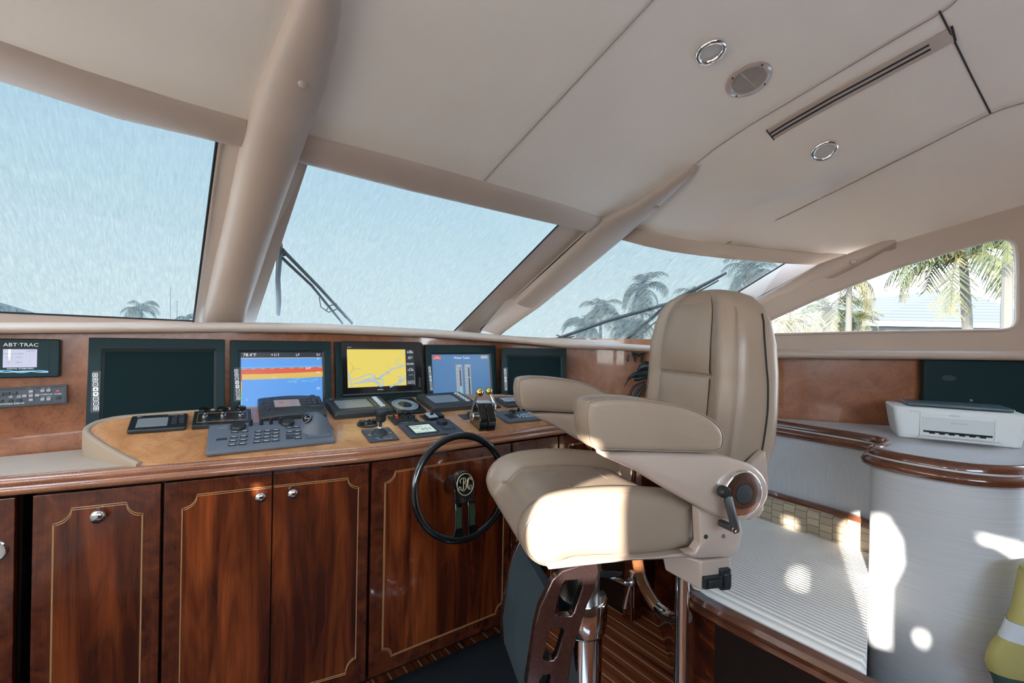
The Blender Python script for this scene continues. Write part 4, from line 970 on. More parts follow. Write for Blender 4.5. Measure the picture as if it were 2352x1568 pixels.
# oval panel
c = con(844, 974.5); M = frame(c+con_n(c)*.0005, (1, 0, 0), con_n(c)); w_ = (con(868, 973)-con(820, 976)).length
t = thing('wiper_switch_panel', 'small oval black panel with black toggle switches behind the joystick', 'switch panel', M)
MB().prism(ell(0, 0, w_/2, .042, 32), 0, .006).build('plate', M_black, t, bevel=.0015)
for x, y in ((-.026, .004), (.034, .008)): slab(.016, .026, .006, .018, .002, (x, y)).build('toggle', M_black, t, bevel=.001)
cyl(t, 'lamp', .002, .022, .0065, .006, .016, M_steel); cyl(t, 'knob', .008, -.010, .008, .006, .013, M_black); cyl(t, 'knob', .012, .010, .006, .006, .02, M_black)
mb = MB(); text_mb(mb, 'FLYBRIDGE', .006, (.01, -.029), z=.0064); mb.build('lettering', M_white, t, smooth=0)
# breaker panel with red guarded switch
M, w_, h_ = place((909.5, 977), (965.8, 971), (945, 954.5), (886.6, 958))
t = thing('toggle_panel', 'black panel with two rows of small toggles and one red cap', 'switch panel', M)
slab(w_, h_, 0, .006, .002).build('plate', M_black, t, bevel=.001)
for r in range(2):
    for c_ in range(4):
        x, y = w_*(-.34+.23*c_), h_*(-.18+.40*r); tg = MB().lathe([(0, .006), (.0095, .006), (.0085, .010), (.004, .012), (.0035, .022), (.0055, .026), (.005, .030), (0, .031)], 14, Matrix.Translation((x, y, 0))).build('toggle', M_black, t)
        if r == 0 and c_ == 0: MB().lathe([(0, .020), (.0062, .020), (.0068, .034), (.004, .037), (0, .0372)], 14, Matrix.Translation((x, y, 0))).build('red_cap', M_red, t)
mb = MB(); text_mb(mb, 'WINDSHIELD  HEATER', .007, (0, -h_*.42), z=.0064); mb.build('lettering', M_white, t, smooth=0)
MB().tube([(-w_*.34, -h_*.18, .036), (-w_*.345, -h_*.16, .062)], .0016, 6).build('whip', M_steel, t)
# autopilot
M, w_, h_ = place((944, 1008), (1068.5, 994), (1027.8, 966.6), (912, 978))
t = thing('autopilot_control', 'slate grey autopilot head with a lit heading screen and round dial', 'autopilot', M)
slab(w_, h_, 0, .010, .006).build('case', M_dgrey, t, bevel=.003)
sx, sy = -w_*.17, -h_*.03
mb = MB(); ring(mb, [(p[0]+sx, p[1]+sy) for p in rrect(w_*.46, h_*.72, .003, 2)], [(p[0]+sx, p[1]+sy) for p in rrect(w_*.39, h_*.58, .002, 2)], .010, .0125); mb.build('screen_frame', M_black, t, smooth=0, bevel=.001)
slab(w_*.40, h_*.60, .010, .0106, .002, (sx, sy)).build('screen', M_lcdl, t)
mb = MB(); text_mb(mb, '301', h_*.20, (sx+w_*.06, sy-h_*.04), z=.0110, flatx=1.25); text_mb(mb, '301', h_*.10, (sx-w_*.02, sy+h_*.17), z=.0110, flatx=1.2); text_mb(mb, '310°', h_*.08, (sx+w_*.03, sy-h_*.21), z=.0110); text_mb(mb, 'NAV', h_*.07, (sx-w_*.13, sy-h_*.22), z=.0110)
for yy in (.20, .06): mb.poly([(sx-w_*.18, sy+h_*yy, .0110), (sx-w_*.06, sy+h_*yy, .0110), (sx-w_*.06, sy+h_*(yy+.025), .0110), (sx-w_*.18, sy+h_*(yy+.025), .0110)])
mb.build('heading_print', M_ink, t, smooth=0)
cyl(t, 'dial', w_*.27, h_*.20, .026, .010, .030, M_black, .025, .003, 30)
for k in range(5): slab(w_*.035, h_*.19, .010, .0135, .001, (w_*(.17+.055*k), -h_*.22)).build('key', M_key, t, smooth=30)
mb = MB(); text_mb(mb, '— 10  +', .008, (w_*.28, -h_*.06), z=.0104); text_mb(mb, 'SET', .007, (w_*.15, h_*.33), z=.0104); mb.build('lettering', M_white, t, smooth=0)
# selector switches behind it
M, w_, h_ = place((982, 970.5), (1028, 966), (1008, 951.5), (962, 956))
t = thing('rotary_selector', 'black selector plate with a pale square base, flat handle and a rocker', 'switch', M)
slab(w_, h_, 0, .005, .002).build('plate', M_black, t, bevel=.001)
slab(w_*.46, h_*.72, .005, .017, .002, (-w_*.12, h_*.0)).build('base_block', M_black, t, bevel=.001); slab(w_*.42, h_*.66, .017, .0215, .002, (-w_*.12, 0)).build('pale_plate', mat('pale_blue_grey', (.38, .44, .48), .5), t)
o = slab(.026, .011, .0215, .052, .003).build('handle', M_charc, t, bevel=.002); o.location = (-w_*.10, 0, 0); o.rotation_euler = (0, 0, .6)
slab(w_*.25, h_*.56, .005, .020, .002, (w_*.32, h_*.05)).build('rocker', M_black, t, bevel=.002)
# small black pad behind the throttle
M, w_, h_ = place((1067, 963.7), (1095, 961), (1078, 951.5), (1049.6, 953.4))
t = thing('horn_plate', 'small flat dark plate with a grey button left of the throttle', 'button', M)
slab(w_, h_, 0, .004, .002).build('plate', M_dgrey, t); cyl(t, 'button', .016, 0, .016, .004, .024, M_charc)
# throttle
pf, pfr, pbl = con(1100, 990.5), con(1137, 988.5), con(1067, 970.5)
n = con_n(pf); xv = (pfr-pf); W = xv.length; M0 = frame(pf, xv, n); dep = (M0.inverted() @ pbl).y
M = frame((pf+pfr)/2 + (M0.to_3x3() @ Vector((0, dep/2, 0))), xv, n)
t = thing('engine_throttle', 'black twin lever engine throttle with polished gold balls on chrome levers', 'throttle', M)
prof = [(-dep*.5, 0), (-dep*.5, .048), (-dep*.46, .062), (-dep*.08, .100), (dep*.10, .118), (dep*.30, .122), (dep*.42, .108), (dep*.5, .07), (dep*.5, 0)]
for sgn in (-1, 1):
    o = MB().loft([[(sgn*(.002), y, z) for y, z in prof], [(sgn*(W/2-.002), y, z) for y, z in prof], [(sgn*W/2, y*.97, max(0, z*.97)) for y, z in prof]]).build('housing', M_gloss, t, bevel=.003, smooth=30)
MB().box((0, dep*.24, .121), (W*.86, dep*.26, .006)).build('top_plate', mat('pale_label', (.45, .5, .53), .3), t, smooth=0, bevel=.001)
Mi = M.inverted(); fw = dep*.10
for sgn, ball in ((-1, (1102, 901)), (1, (1123.5, 898.5))):
    hubp = Vector((sgn*(W/2+.012), dep*.06, .055))
    MB().lathe([(0, -.012), (.021, -.012), (.022, .004), (.018, .010), (.010, .012), (0, .0125)], 24, Matrix.Translation(hubp) @ Matrix.Rotation(sgn*PI/2, 4, 'Y')).build('hub', M_steel, t)
    # ball position: in the plane of its lever
    lx = sgn*(W/2+.020) if sgn < 0 else W/2+.012
    o_, d_ = Mi @ Vector(CAM), Mi.to_3x3() @ Vector(ray(*ball)); tt = (lx - o_.x)/d_.x; bp = o_ + d_*tt
    if not (.10 < bp.z < .36 and abs(bp.y) < .4): bp = Vector((lx, dep*.2, .22))
    path = spline([hubp+Vector((sgn*.008, 0, .004)), hubp+Vector((sgn*.012, (bp.y-hubp.y)*.25, (bp.z-hubp.z)*.45)), bp], 6)
    lv = MB().tube(path, [.0085-.003*i/(len(path)-1) for i in range(len(path))], 10).build('lever', M_chrome, t)
    MB().sphere(bp, .0205, 14).build('ball', M_brass, lv, smooth=60)
# control panel under the far armrest, small keypads
M, w_, h_ = place((1165.6, 972.5), (1262, 964.5), (1222, 942), (1130, 949.5))
t = thing('searchlight_control', 'grey control panel with a round dial, half under the far armrest', 'control panel', M)
slab(w_, h_, 0, .012, .016).build('case', M_grey, t, bevel=.003)
cyl(t, 'dial', -w_*.12, h_*.24, .020, .012, .024, M_black, .019); [cyl(t, 'knob', w_*(.06+.13*k), h_*.34, .0075, .012, .030, M_black) for k in range(3)]
slab(w_*.19, h_*.40, .012, .0128, .002, (-w_*.27, -h_*.06)).build('grille', M_charc, t)
keys(t, [(w_*(.06+.10*c), h_*(-.02-.19*r)) for r in (0, 1) for c in (0, 1)], w_*.075, h_*.12, .012, .0145, mat('pale_blue_key', (.36, .46, .52), .5)); keys(t, [(w_*(-.10+.08*c), h_*(-.06-.13*r)) for r in (0, 1) for c in (0, 1)], w_*.03, h_*.07, .012, .014, M_wkey)
M, w_, h_ = place((1130, 938), (1149, 937), (1128, 924), (1097, 925.5))
t = thing('tank_gauge', 'small black gauge with a pale blue screen behind the throttle', 'gauge', M)
slab(w_*1.15, h_*1.05, 0, .012, .003).build('case', M_black, t, bevel=.002); slab(w_*.8, h_*.7, .012, .0126, .002).build('screen', mat('pale_lcd', (.42, .48, .52), .25), t)
M, w_, h_ = place((1161, 937), (1205, 934.5), (1182, 915.5), (1139, 920))
t = thing('alarm_keypad', 'dark grey keypad at the right end of the console, beside the far armrest', 'keypad', M)
slab(w_, h_, 0, .020, .004).build('case', M_dgrey, t, bevel=.004); keys(t, [(w_*(-.30+.15*c), h_*(.28-.17*r)) for r in range(3) for c in range(5)], w_*.10, h_*.10, .020, .0225, M_wkey)
# small stand of the compass: two chrome pins between compass and display
# ---- steering wheel on the front panel
o = loc(MWHEEL, 1035, 1120); c = MWHEEL @ Vector((o[0], o[1], .02))
nW = (MWHEEL.to_3x3() @ Vector((0, 0, 1))).normalized()
wc = Vector(aD(1061, 1117, 1.87)); R_w = .205
nd = Vector((-.05, -.985, .16)).normalized()
M = frame(wc, (1, 0, 0), nd)
t = thing('steering_wheel', 'black lacquer steering wheel with a round hub and twin lower spokes', 'steering wheel', M)
MB().tube([(R_w*math.cos(2*PI*k/56), R_w*math.sin(2*PI*k/56), 0) for k in range(56)], .0155, 14, closed=True).build('rim', M_gloss, t, smooth=70)
back = (M.inverted() @ c)
MB().loft([[(x_*.044, .012+y_*.05, .030) for x_, y_ in ell(0, 0, 1, 1, 28)], [(x_*.046, .012+y_*.052, .024) for x_, y_ in ell(0, 0, 1, 1, 28)], [(x_*.046, .012+y_*.052, -.04) for x_, y_ in ell(0, 0, 1, 1, 28)], [(back.x*.9+x_*.044, back.y*.9+.01+y_*.05, back.z+.003) for x_, y_ in ell(0, 0, 1, 1, 28)]]).build('hub', M_gloss, t, smooth=40)
MB().loft([[(-.046, .01, .022), (.046, .01, .022), (.046, .01, -.006), (-.046, .01, -.006)], [(-.043, -.062, .022), (.043, -.062, .022), (.043, -.062, -.006), (-.043, -.062, -.006)]]).build('spoke_plate', M_gloss, t, bevel=.003, smooth=30)
for sx in (-1, 1):
    sp_ = MB().loft([[(sx*.028-.016, -.055, .020), (sx*.028+.016, -.055, .020), (sx*.028+.016, -.055, -.004), (sx*.028-.016, -.055, -.004)], [(sx*.030-.017, -.155, .014), (sx*.030+.017, -.155, .014), (sx*.030+.017, -.155, -.006), (sx*.030-.017, -.155, -.006)],
        [(sx*.036-.026, -.199, .008), (sx*.036+.026, -.196, .008), (sx*.036+.026, -.196, -.009), (sx*.036-.026, -.199, -.009)]]).build('spoke', M_gloss, t, bevel=.003, smooth=30)
    MB().loft([[(sx*.028-.010, -.075, .0208), (sx*.028+.010, -.075, .0208), (sx*.028+.010, -.075, .019), (sx*.028-.010, -.075, .019)], [(sx*.030-.011, -.155, .0158), (sx*.030+.011, -.155, .0158), (sx*.030+.011, -.155, .013), (sx*.030-.011, -.155, .013)]]).build('spoke_pad', mat('dark_green_enamel', (.02, .045, .025), .3), sp_, smooth=0)
bd = MB().prism(ell(0, .012, .040, .0455, 36), .030, .0312).build('badge', M_gloss, t, smooth=0)
mb = MB(); mb.tube([(.037*math.cos(2*PI*k/40), .012+.0425*math.sin(2*PI*k/40), .0315) for k in range(40)], .0014, 5, closed=True)
B1 = [(-.026, -.006), (-.030, .001), (-.026, .006), (-.020, .002), (-.021, -.006), (-.016, -.009), (-.010, -.002), (-.008, .016), (-.006, .034)]
B2 = [(-.019, .020), (-.023, .028), (-.016, .036), (-.004, .038), (.003, .033), (.001, .023), (-.008, .018), (.000, .015), (.004, .006), (.000, -.005), (-.008, -.011), (-.014, -.011)]
C1 = [(.030, .024), (.029, .032), (.022, .037), (.014, .032), (.009, .020), (.008, .006), (.011, -.005), (.019, -.011), (.027, -.007), (.029, .001), (.024, .006), (.019, .002), (.021, -.004)]
C2 = [(.026, .026), (.022, .032), (.016, .028), (.013, .017), (.012, .006), (.014, -.003), (.019, -.007)]
for P in (B1, B2, C1, C2): mb.tube([(x_, y_, .0316) for x_, y_ in spline([(a[0], a[1]) for a in P], 6)], .00115, 5)
mb.build('monogram', M_bgold, bd, smooth=0, label='pale gold script monogram BC in a ring')
# ================================================================ HELM CHAIR
CH_O = Vector((1.109, 1.078, 0)); CH_F = Vector((-.9232, .3843, 0)).normalized()
MC = frame(CH_O, CH_F, (0, 0, 1)); MCi = MC.inverted()
chair = thing('helm_chair', 'large cream leather helm chair on a chrome column, turned towards the port side', 'chair', MC)
def chy(u, v, y):
    n = MC.to_3x3().col[1]; p = MC @ Vector((0, y, 0)); return MCi @ Vector(on_plane(u, v, p, n))
def xz(u, v, y): p = chy(u, v, y); return (p.x, p.z)
def offset2(P, d):
    """inset a closed 2D loop by d (positive = inwards)"""
    n = len(P); ar = sum(P[i-1][0]*P[i][1]-P[i][0]*P[i-1][1] for i in range(n)); sg = 1 if ar > 0 else -1; Q = []
    for i in range(n):
        a, b = np.array(P[i-1]), np.array(P[(i+1) % n]); t = b-a; t = t/(np.linalg.norm(t)+1e-9)
        Q.append(tuple(np.array(P[i])+sg*np.array([-t[1], t[0]])*d))
    for _ in range(6):                                # close the loops that tight corners leave
        for i in range(n):
            j = (i+1) % n; e0 = np.array(P[j])-np.array(P[i]); e1 = np.array(Q[j])-np.array(Q[i])
            if e0 @ e1 < 0: m = tuple((np.array(Q[i])+np.array(Q[j]))/2); Q[i] = Q[j] = m
    return Q
# ---- seat cushion: side outline (x, z) taken at the near face, swept across with padded edges
SY = .27
side = [xz(u, v, SY) for u, v in [(1600, 1160), (1560, 1137), (1500, 1130), (1430, 1127), (1360, 1131), (1300, 1140), (1250, 1158), (1216, 1188), (1200, 1225), (1203, 1258), (1217, 1286), (1240, 1304), (1268, 1308), (1292, 1298), (1318, 1288), (1370, 1284), (1440, 1282), (1520, 1276), (1600, 1262)]]
side = [(p[0], p[1]) for p in spline([(*p, 0) for p in side], 3)]
mid_i = len(side)*9//19
def lowered(P, d):                                   # sinks the sitting surface between the side bolsters
    Q = []
    for i, (x, z) in enumerate(P):
        f = max(0, min(1, (z-.985)/.06)); nose = max(0, min(1, (x-.14)/.12)); Q.append((x - .030*d/.03*nose*max(0, min(1, (z-.93)/.05)), z - d*f))
    return Q
st_ = [(.275, .055), (.274, .035), (.268, .016), (.256, .004), (.240, 0), (.215, 0)]
rings = []
for y, ins in st_: rings.append([(x, y, z) for x, z in offset2(side, ins)])
for y, lo_ in ((.207, .010), (.198, .040), (.188, .056), (.12, .055), (.0, .050), (-.12, .055), (-.188, .056), (-.198, .040), (-.207, .010)): rings.append([(x, y, z) for x, z in lowered(side, lo_)])
for y, ins in st_[::-1]: rings.append([(x, -y, z) for x, z in offset2(side, ins)])
seat = MB().loft(rings).build('seat', M_chair, chair, smooth=60)
# seams on the seat
for y in (.190, -.190):
    q = [(x+.002, y, z+.0015) for x, z in lowered(side, .052) if z > .985 and x < .30]
    MB().tube(q, .0016, 5).build('seam', M_seam, seat)
def top_z(x, d=.054):
    pts = sorted([(a, b) for a, b in lowered(side, d) if b > .99]); return interp(x, pts)
for xx in (.075, -.10): MB().tube([(xx, y, top_z(xx)+.0012) for y in np.linspace(-.178, .178, 9)], .0018, 5).build('seam', M_seam, seat)
for y in (.262, -.262): MB().tube([(x, y, z) for x, z in offset2(side, .007)], .0012, 5, closed=True).build('piping', M_chair, seat)
# ---- backrest: stacked rings, front bolsters and a full back cushion
zb = [1.045, 1.07, 1.12, 1.20, 1.30, 1.385, 1.40, 1.415, 1.50, 1.575, 1.625, 1.658, 1.678, 1.690, 1.695]
hw = [.19, .235, .25, .255, .257, .256, .255, .255, .250, .238, .215, .18, .13, .075, .02]
xf = [-.355, -.350, -.347, -.352, -.362, -.368, -.369, -.368, -.372, -.382, -.392, -.402, -.415, -.43, -.45]
xb_ = [-.43, -.475, -.53, -.558, -.564, -.566, -.566, -.566, -.560, -.545, -.53, -.515, -.50, -.487, -.478]
# local x of the back edge is set from the photo's right-hand silhouette
def ring_back(i, t=1.0):
    z, w_, f, b = zb[i], hw[i], xf[i], xb_[i]; R = []; n = 56
    crease = math.exp(-((z-1.40)/.012)**2)*.016
    for k in range(n):
        a = 2*PI*k/n; ca, sa = math.cos(a), math.sin(a)
        e = .42; x = (f+b)/2 + (f-b)/2*(abs(ca)**e)*(1 if ca > 0 else -1); y = w_*(abs(sa)**e)*(1 if sa > 0 else -1)
        if ca > 0:
            q = abs(y)/max(w_, .01); wf = min(1, (w_-.02)/.2)
            x += wf*ca**.3*(.020*math.exp(-((q-.80)/.13)**2) - .012*math.exp(-((q-.56)/.045)**2) + .010*(1-q*q)) - crease*wf*(1 if q < .6 else 0)
        R.append((x, y, z))
    return R
back = MB().loft([ring_back(i) for i in range(len(zb))]).build('backrest', M_chair, chair, smooth=70)
for sgn in (1, -1):
    def fx(z): return interp(z, list(zip(zb, xf)))
    def hz(z): return interp(z, list(zip(zb, hw)))
    MB().tube([(fx(z)-.003, sgn*hz(z)*.57, z) for z in np.linspace(1.10, 1.665, 16)], .0016, 5).build('seam', M_seam, back)
    MB().tube([(fx(z)-.012, sgn*(hz(z)*.985+.0005), z) for z in np.linspace(1.08, 1.62, 16)], .0018, 5).build('seam', M_seam, back)
    bk = lambda z: interp(z, list(zip(zb, xb_)))
    MB().tube([(fx(z)-.11-.012*math.sin((z-1.1)*9), sgn*(hz(z)+.0012), z) for z in np.linspace(1.06, 1.60, 22)], .0028, 6).build('seam', M_gap, back)
MB().tube([(fx(1.40)-.0125, y, 1.40) for y in np.linspace(-.14, .14, 9)], .0022, 5).build('seam', M_seam, back)
# lumbar cushion and head panel
for z0, z1, nm in ((1.13, 1.392, 'lumbar_cushion'), (1.408, 1.655, 'head_cushion')):
    MB().grid(lambda a, b: ((lambda z, s: (fx(z) + .004 + .014*(1-abs(2*a-1)**4)*(1-abs(s)**4), s*hz(z)*.555, z))(z0+(z1-z0)*a, 2*b-1)), 14, 16).build(nm, M_chair, back, smooth=70)
# ---- armrests: padded block with a sloping, rounded top, on a moulded side arm
def arm(sgn):
    yo, yi = .375, .285
    prof = [(1357, 921), (1390, 914), (1440, 914), (1500, 920), (1560, 931), (1610, 947), (1645, 968), (1663, 993), (1664, 1020), (1652, 1037), (1600, 1040), (1500, 1038), (1420, 1035), (1380, 1034), (1362, 1027), (1352, 1005), (1347, 965), (1350, 935)]
    P = [xz(u, v, yo) for u, v in prof]; P = [(p[0], p[1]) for p in spline([(*p, 0) for p in P], 3, closed=True)]
    rg = []
    for y, ins in ((yo, .020), (yo-.001, .010), (yo-.005, .003), (yo-.012, 0), ((yo+yi)/2, -.002), (yi+.012, 0), (yi+.005, .003), (yi+.001, .010), (yi, .020)): rg.append([(x, sgn*y, z) for x, z in offset2(P, ins)])
    a = MB().loft(rg).build('armrest', M_chair, chair, smooth=60)
    for y in (yo-.004, yi+.004): MB().tube([(x, sgn*y, z) for x, z in offset2(P, .002)], .0014, 5, closed=True).build('piping', M_seam, a)
    # side arm: plate from under the armrest down to the hinge
    pr = [(1378, 1034), (1450, 1075), (1520, 1118), (1590, 1157), (1640, 1180), (1690, 1185), (1735, 1150), (1745, 1105), (1718, 1066), (1660, 1045), (1600, 1036)]
    Q = [xz(u, v, .325) for u, v in pr]; Q = [(p[0], p[1]) for p in spline([(*p, 0) for p in Q], 3, closed=True)]
    rg = [[(x, sgn*y, z) for x, z in offset2(Q, ins)] for y, ins in ((.362, .012), (.358, .003), (.350, 0), (.300, 0), (.292, .003), (.288, .012))]
    s_ = MB().loft(rg).build('side_arm', M_shell, chair, smooth=50)
    hb = chy(1688, 1125, .345)
    Mh = Matrix.Translation((hb.x, sgn*.345, hb.z)) @ Matrix.Rotation(-sgn*PI/2, 4, 'X')
    MB().lathe([(0, 0), (.060, 0), (.0625, .004), (.0625, .030), (.060, .034), (.056, .0355), (.028, .0355), (.0275, .031), (0, .031)], 40, Mh).build('hub', M_chrome, s_, smooth=40)
    MB().lathe([(0, .030), (.027, .030), (.026, .0365), (.022, .0375), (0, .0375)], 26, Mh).build('hub_cap', M_charc, s_)
    return s_, Mh
for sgn in (1, -1):
    s_, Mh = arm(sgn)
    if sgn == 1:
        # recline lever: crank arm with knob and grip
        def H(u, v, y): p = chy(u, v, y); return p
        p0, p1 = H(1655, 1130, .40), H(1684, 1215, .405)
        MB().lathe([(0, -.004), (.016, -.004), (.016, .012), (.012, .018), (0, .019)], 18, Matrix.Translation(H(1660, 1128, .385)) @ Matrix.Rotation(-PI/2, 4, 'X')).build('lever_knob', M_black, s_)
        MB().tube([H(1672, 1140, .396), H(1677, 1165, .404), H(1686, 1200, .405), H(1688, 1218, .402)], [.011, .012, .0115, .012], 10).build('lever', M_charc, s_)
        MB().tube([H(1690, 1214, .405), H(1673, 1208, .37), H(1655, 1200, .34)], [.0115, .0105, .010], 10).build('lever_boss', M_charc, s_)
        MB().lathe([(0, 0), (.0085, 0), (.0085, .004), (.004, .0042), (.0035, .002), (0, .002)], 18, Matrix.Translation(H(1687, 1217, .4125)) @ Matrix.Rotation(-PI/2, 4, 'X')).build('lever_bolt', M_chrome, s_)
    # bracket under the hinge, wraps round the seat's rear corner
    br = [(1600, 1165), (1625, 1160), (1690, 1180), (1700, 1215), (1693, 1260), (1676, 1276), (1590, 1279), (1570, 1268), (1592, 1262), (1604, 1245)]
    Q = [xz(u, v, .318) for u, v in br]
    rg = [[(x, sgn*y, z) for x, z in offset2(Q, ins)] for y, ins in ((.328, .006), (.325, .001), (.318, 0), (.298, 0), (.295, .003))]
    b_ = MB().loft(rg).build('bracket', M_shell, chair, smooth=40)
    for u, v in ((1621, 1232), (1661, 1231)):
        p = chy(u, v, .328); MB().lathe([(0, 0), (.0065, 0), (.006, .002), (.0035, .002), (.003, .0005), (0, .0005)], 14, Matrix.Translation((p.x, sgn*.3275, p.z)) @ Matrix.Rotation(-sgn*PI/2, 4, 'X')).build('screw', M_steel if u > 1640 else M_gap, b_)
# shell behind the backrest between the side arms, seat pan
P = [xz(u, v, .30) for u, v in [(1262, 1312), (1330, 1296), (1400, 1290), (1500, 1284), (1600, 1270), (1690, 1264), (1690, 1276), (1600, 1284), (1450, 1291), (1330, 1304)]]
MB().loft([[(x, y, z) for x, z in P] for y in (.292, .25, -.25, -.292)]).build('seat_pan', M_shell, chair, bevel=.003, smooth=30)
a = [(-.37, 1.0), (-.40, 1.10), (-.46, 1.10), (-.47, 1.0)]
MB().loft([[(x, y, z) for x, z in a] for y in (.268, .24, -.24, -.268)]).build('back_shell', M_shell, chair, bevel=.006, smooth=40)
for sgn in (1, -1):
    w1 = [(-.30, 1.03), (-.36, 1.12), (-.45, 1.19), (-.465, 1.09), (-.44, 1.0), (-.40, .985)]
    MB().loft([[(x, sgn*y, z) for x, z in w1] for y in (.289, .262)]).build('back_wing', M_shell, chair, bevel=.004, smooth=40)
# switch box under the near rear corner
pb = [chy(u, v, .30) for u, v in [(1612, 1288), (1680, 1284), (1680, 1348), (1612, 1356)]]
x0, x1 = pb[1].x, pb[0].x; z1, z0 = pb[0].z, pb[3].z
MB().loft([[(x1+.002, .300, z0), (x1+.0, .300, z1), (x0, .300, z1), (x0, .300, z0)], [(x1+.060, .21, z0+.02), (x1+.075, .21, z1), (x0, .16, z1), (x0, .16, z0)]]).build('switch_box', M_shell, chair, bevel=.006, seg=3, smooth=40)
sb = [o for o in chair.children if o.name.startswith('switch_box')][0]
for (u, v), ww, hh in (((1633, 1333), .060, .034), ((1661, 1326), .032, .060)):
    p = chy(u, v, .30); MB().box((p.x, .306, p.z), (ww, .014, hh)).build('rocker_bezel', M_black, sb, smooth=0, bevel=.003)
    MB().box((p.x, .316, p.z), (ww*.72, .012, hh*.70)).build('rocker', M_black, sb, smooth=0, bevel=.004)
# ---- column: inner tube, chrome collar, outer tube, floor flange
MB().lathe([(0, .55), (.056, .55), (.056, .925), (0, .925)], 40).build('inner_tube', M_steel, chair, smooth=40)
MB().lathe([(.057, .662), (.078, .662), (.082, .656), (.082, .56), (.078, .552), (.070, .548), (.057, .548)], 44).build('collar', M_chrome, chair, smooth=40)
MB().lathe([(0, .02), (.068, .02), (.068, .553), (0, .553)], 44).build('outer_tube', M_chrome, chair, smooth=40)
MB().lathe([(0, 0), (.17, 0), (.17, .008), (.16, .014), (.08, .020), (.072, .05), (0, .05)], 44).build('base_flange', M_chrome, chair, smooth=40)
# swivel clamp handle below the seat
def hp(u, v, D): return MCi @ Vector(aD(u, v, D))
rod = MB().tube([hp(1362, 1302, 1.60), hp(1400, 1322, 1.62), hp(1446, 1342, 1.64)], .008, 10).build('clamp_arm', M_chrome, chair)
MB().tube([hp(1453, 1312, 1.64), hp(1447, 1342, 1.64), hp(1440, 1368, 1.64), hp(1434, 1395, 1.64)], [.012, .008, .0075, .010], 12).build('clamp_handle', M_steel, rod)
MB().sphere(hp(1449, 1336, 1.635), .0155, 12).build('clamp_knuckle', M_steel, rod)
MB().loft([[hp(1360, 1312, 1.58), hp(1362, 1325, 1.58), hp(1364, 1325, 1.62), hp(1362, 1312, 1.62)], [hp(1400, 1310, 1.60), hp(1398, 1328, 1.60), hp(1400, 1328, 1.64), hp(1402, 1310, 1.64)], [hp(1428, 1313, 1.62), hp(1424, 1322, 1.62), hp(1426, 1322, 1.65), hp(1430, 1313, 1.65)]]).build('paddle', M_black, chair, bevel=.003)
MB().tube([hp(1372, 1290, 1.60), hp(1374, 1310, 1.60)], .012, 12).build('paddle_stem', M_steel, chair)
# ---- footrest: two polished cut-out side plates with a carpeted panel between them
M_foot = mat('dark_polished_plate', (.17, .11, .105), .14, .9)
n, l, b = nodes(M_foot); spk = noise(M_foot, coords(M_foot, (1, 1, 1)), 420, 2); l.new(ramp(M_foot, spk, [(.60, (.13, .13, .13)), (.72, (.5, .5, .5))]), b.inputs['Roughness'])
M_carp = leather('blue_grey_nonskid', (.028, .046, .056), .9, 260, .6, .25)
out_px = [(1291, 1311), (1325, 1300), (1372, 1290), (1376, 1312), (1366, 1350), (1350, 1388), (1336, 1430), (1322, 1478), (1311, 1520), (1305, 1570), (1302, 1640), (1212, 1640), (1209, 1570), (1220, 1500), (1229, 1440), (1240, 1395), (1256, 1362), (1270, 1332)]
h1 = [(1299, 1334), (1334, 1331), (1340, 1337), (1338, 1350), (1319, 1408), (1312, 1414), (1280, 1415), (1275, 1410), (1290, 1346)]
h2 = [(1268, 1443), (1292, 1442), (1297, 1450), (1279, 1508), (1272, 1516), (1253, 1518), (1248, 1512), (1259, 1456)]
h3 = [(1248, 1551), (1262, 1549), (1265, 1556), (1254, 1610), (1240, 1612), (1240, 1565)]
NP = .135
f2d = lambda L: [xz(u, v, NP) for u, v in L]
FO, FH = f2d(out_px), [f2d(h1), f2d(h2), f2d(h3)]
MB().holed(FO, FH, lambda x, z: (x, NP, z), lambda x, z: (x, NP-.028, z)).build('footrest_plate', M_foot, chair, bevel=.003, smooth=30)
MB().holed(FO, FH, lambda x, z: (x, -.195, z), lambda x, z: (x, -.223, z)).build('footrest_plate', M_foot, chair, bevel=.003, smooth=30)
pp = [xz(u, v, NP) for u, v in [(1256, 1362), (1240, 1395), (1229, 1440), (1220, 1500), (1209, 1570), (1212, 1640)]]
rg = [[(x-.035, y, z) for x, z in pp] for y in np.linspace(NP-.03, -.163, 6)]
MB().loft([[(x-.004, y, z) for x, z in pp] + [(x-.03, y, z) for x, z in pp[::-1]] for y in (NP-.029, -.194)]).build('footrest_panel', M_carp, chair, smooth=30)
# ================================================================ STARBOARD SIDE: settee, cabinet, printer, rails
# stanchion and handrail
t = thing('stanchion', 'chrome upright pole with a curved wooden handrail at the forward corner of the settee', 'stanchion', Matrix.Translation((1.275, .815, 0)))
MB().lathe([(0, 0), (.05, 0), (.05, .008), (.021, .012), (.021, 1.0), (.019, 1.012), (0, 1.014)], 28).build('pole', M_chrome, t, smooth=40)
Ti = Vector((1.275, .815, 0))
hr = [Vector(aD(u, v, D))-Ti for u, v, D in [(1577, 1414, 1.415), (1556, 1418, 1.46), (1532, 1412, 1.50), (1512, 1398, 1.54)]]
el_ = MB().tube(spline(hr, 6), [.020]*12+[.021]*7, 14).build('elbow', M_chrome, t)
hr = [Vector(aD(u, v, D))-Ti for u, v, D in [(1513, 1399, 1.54), (1492, 1368, 1.58), (1474, 1332, 1.63), (1465, 1290, 1.68), (1459, 1240, 1.74), (1450, 1190, 1.80)]]
MB().tube(spline(hr, 6), .0215, 14, flat=.9).build('handrail', M_rod, t)
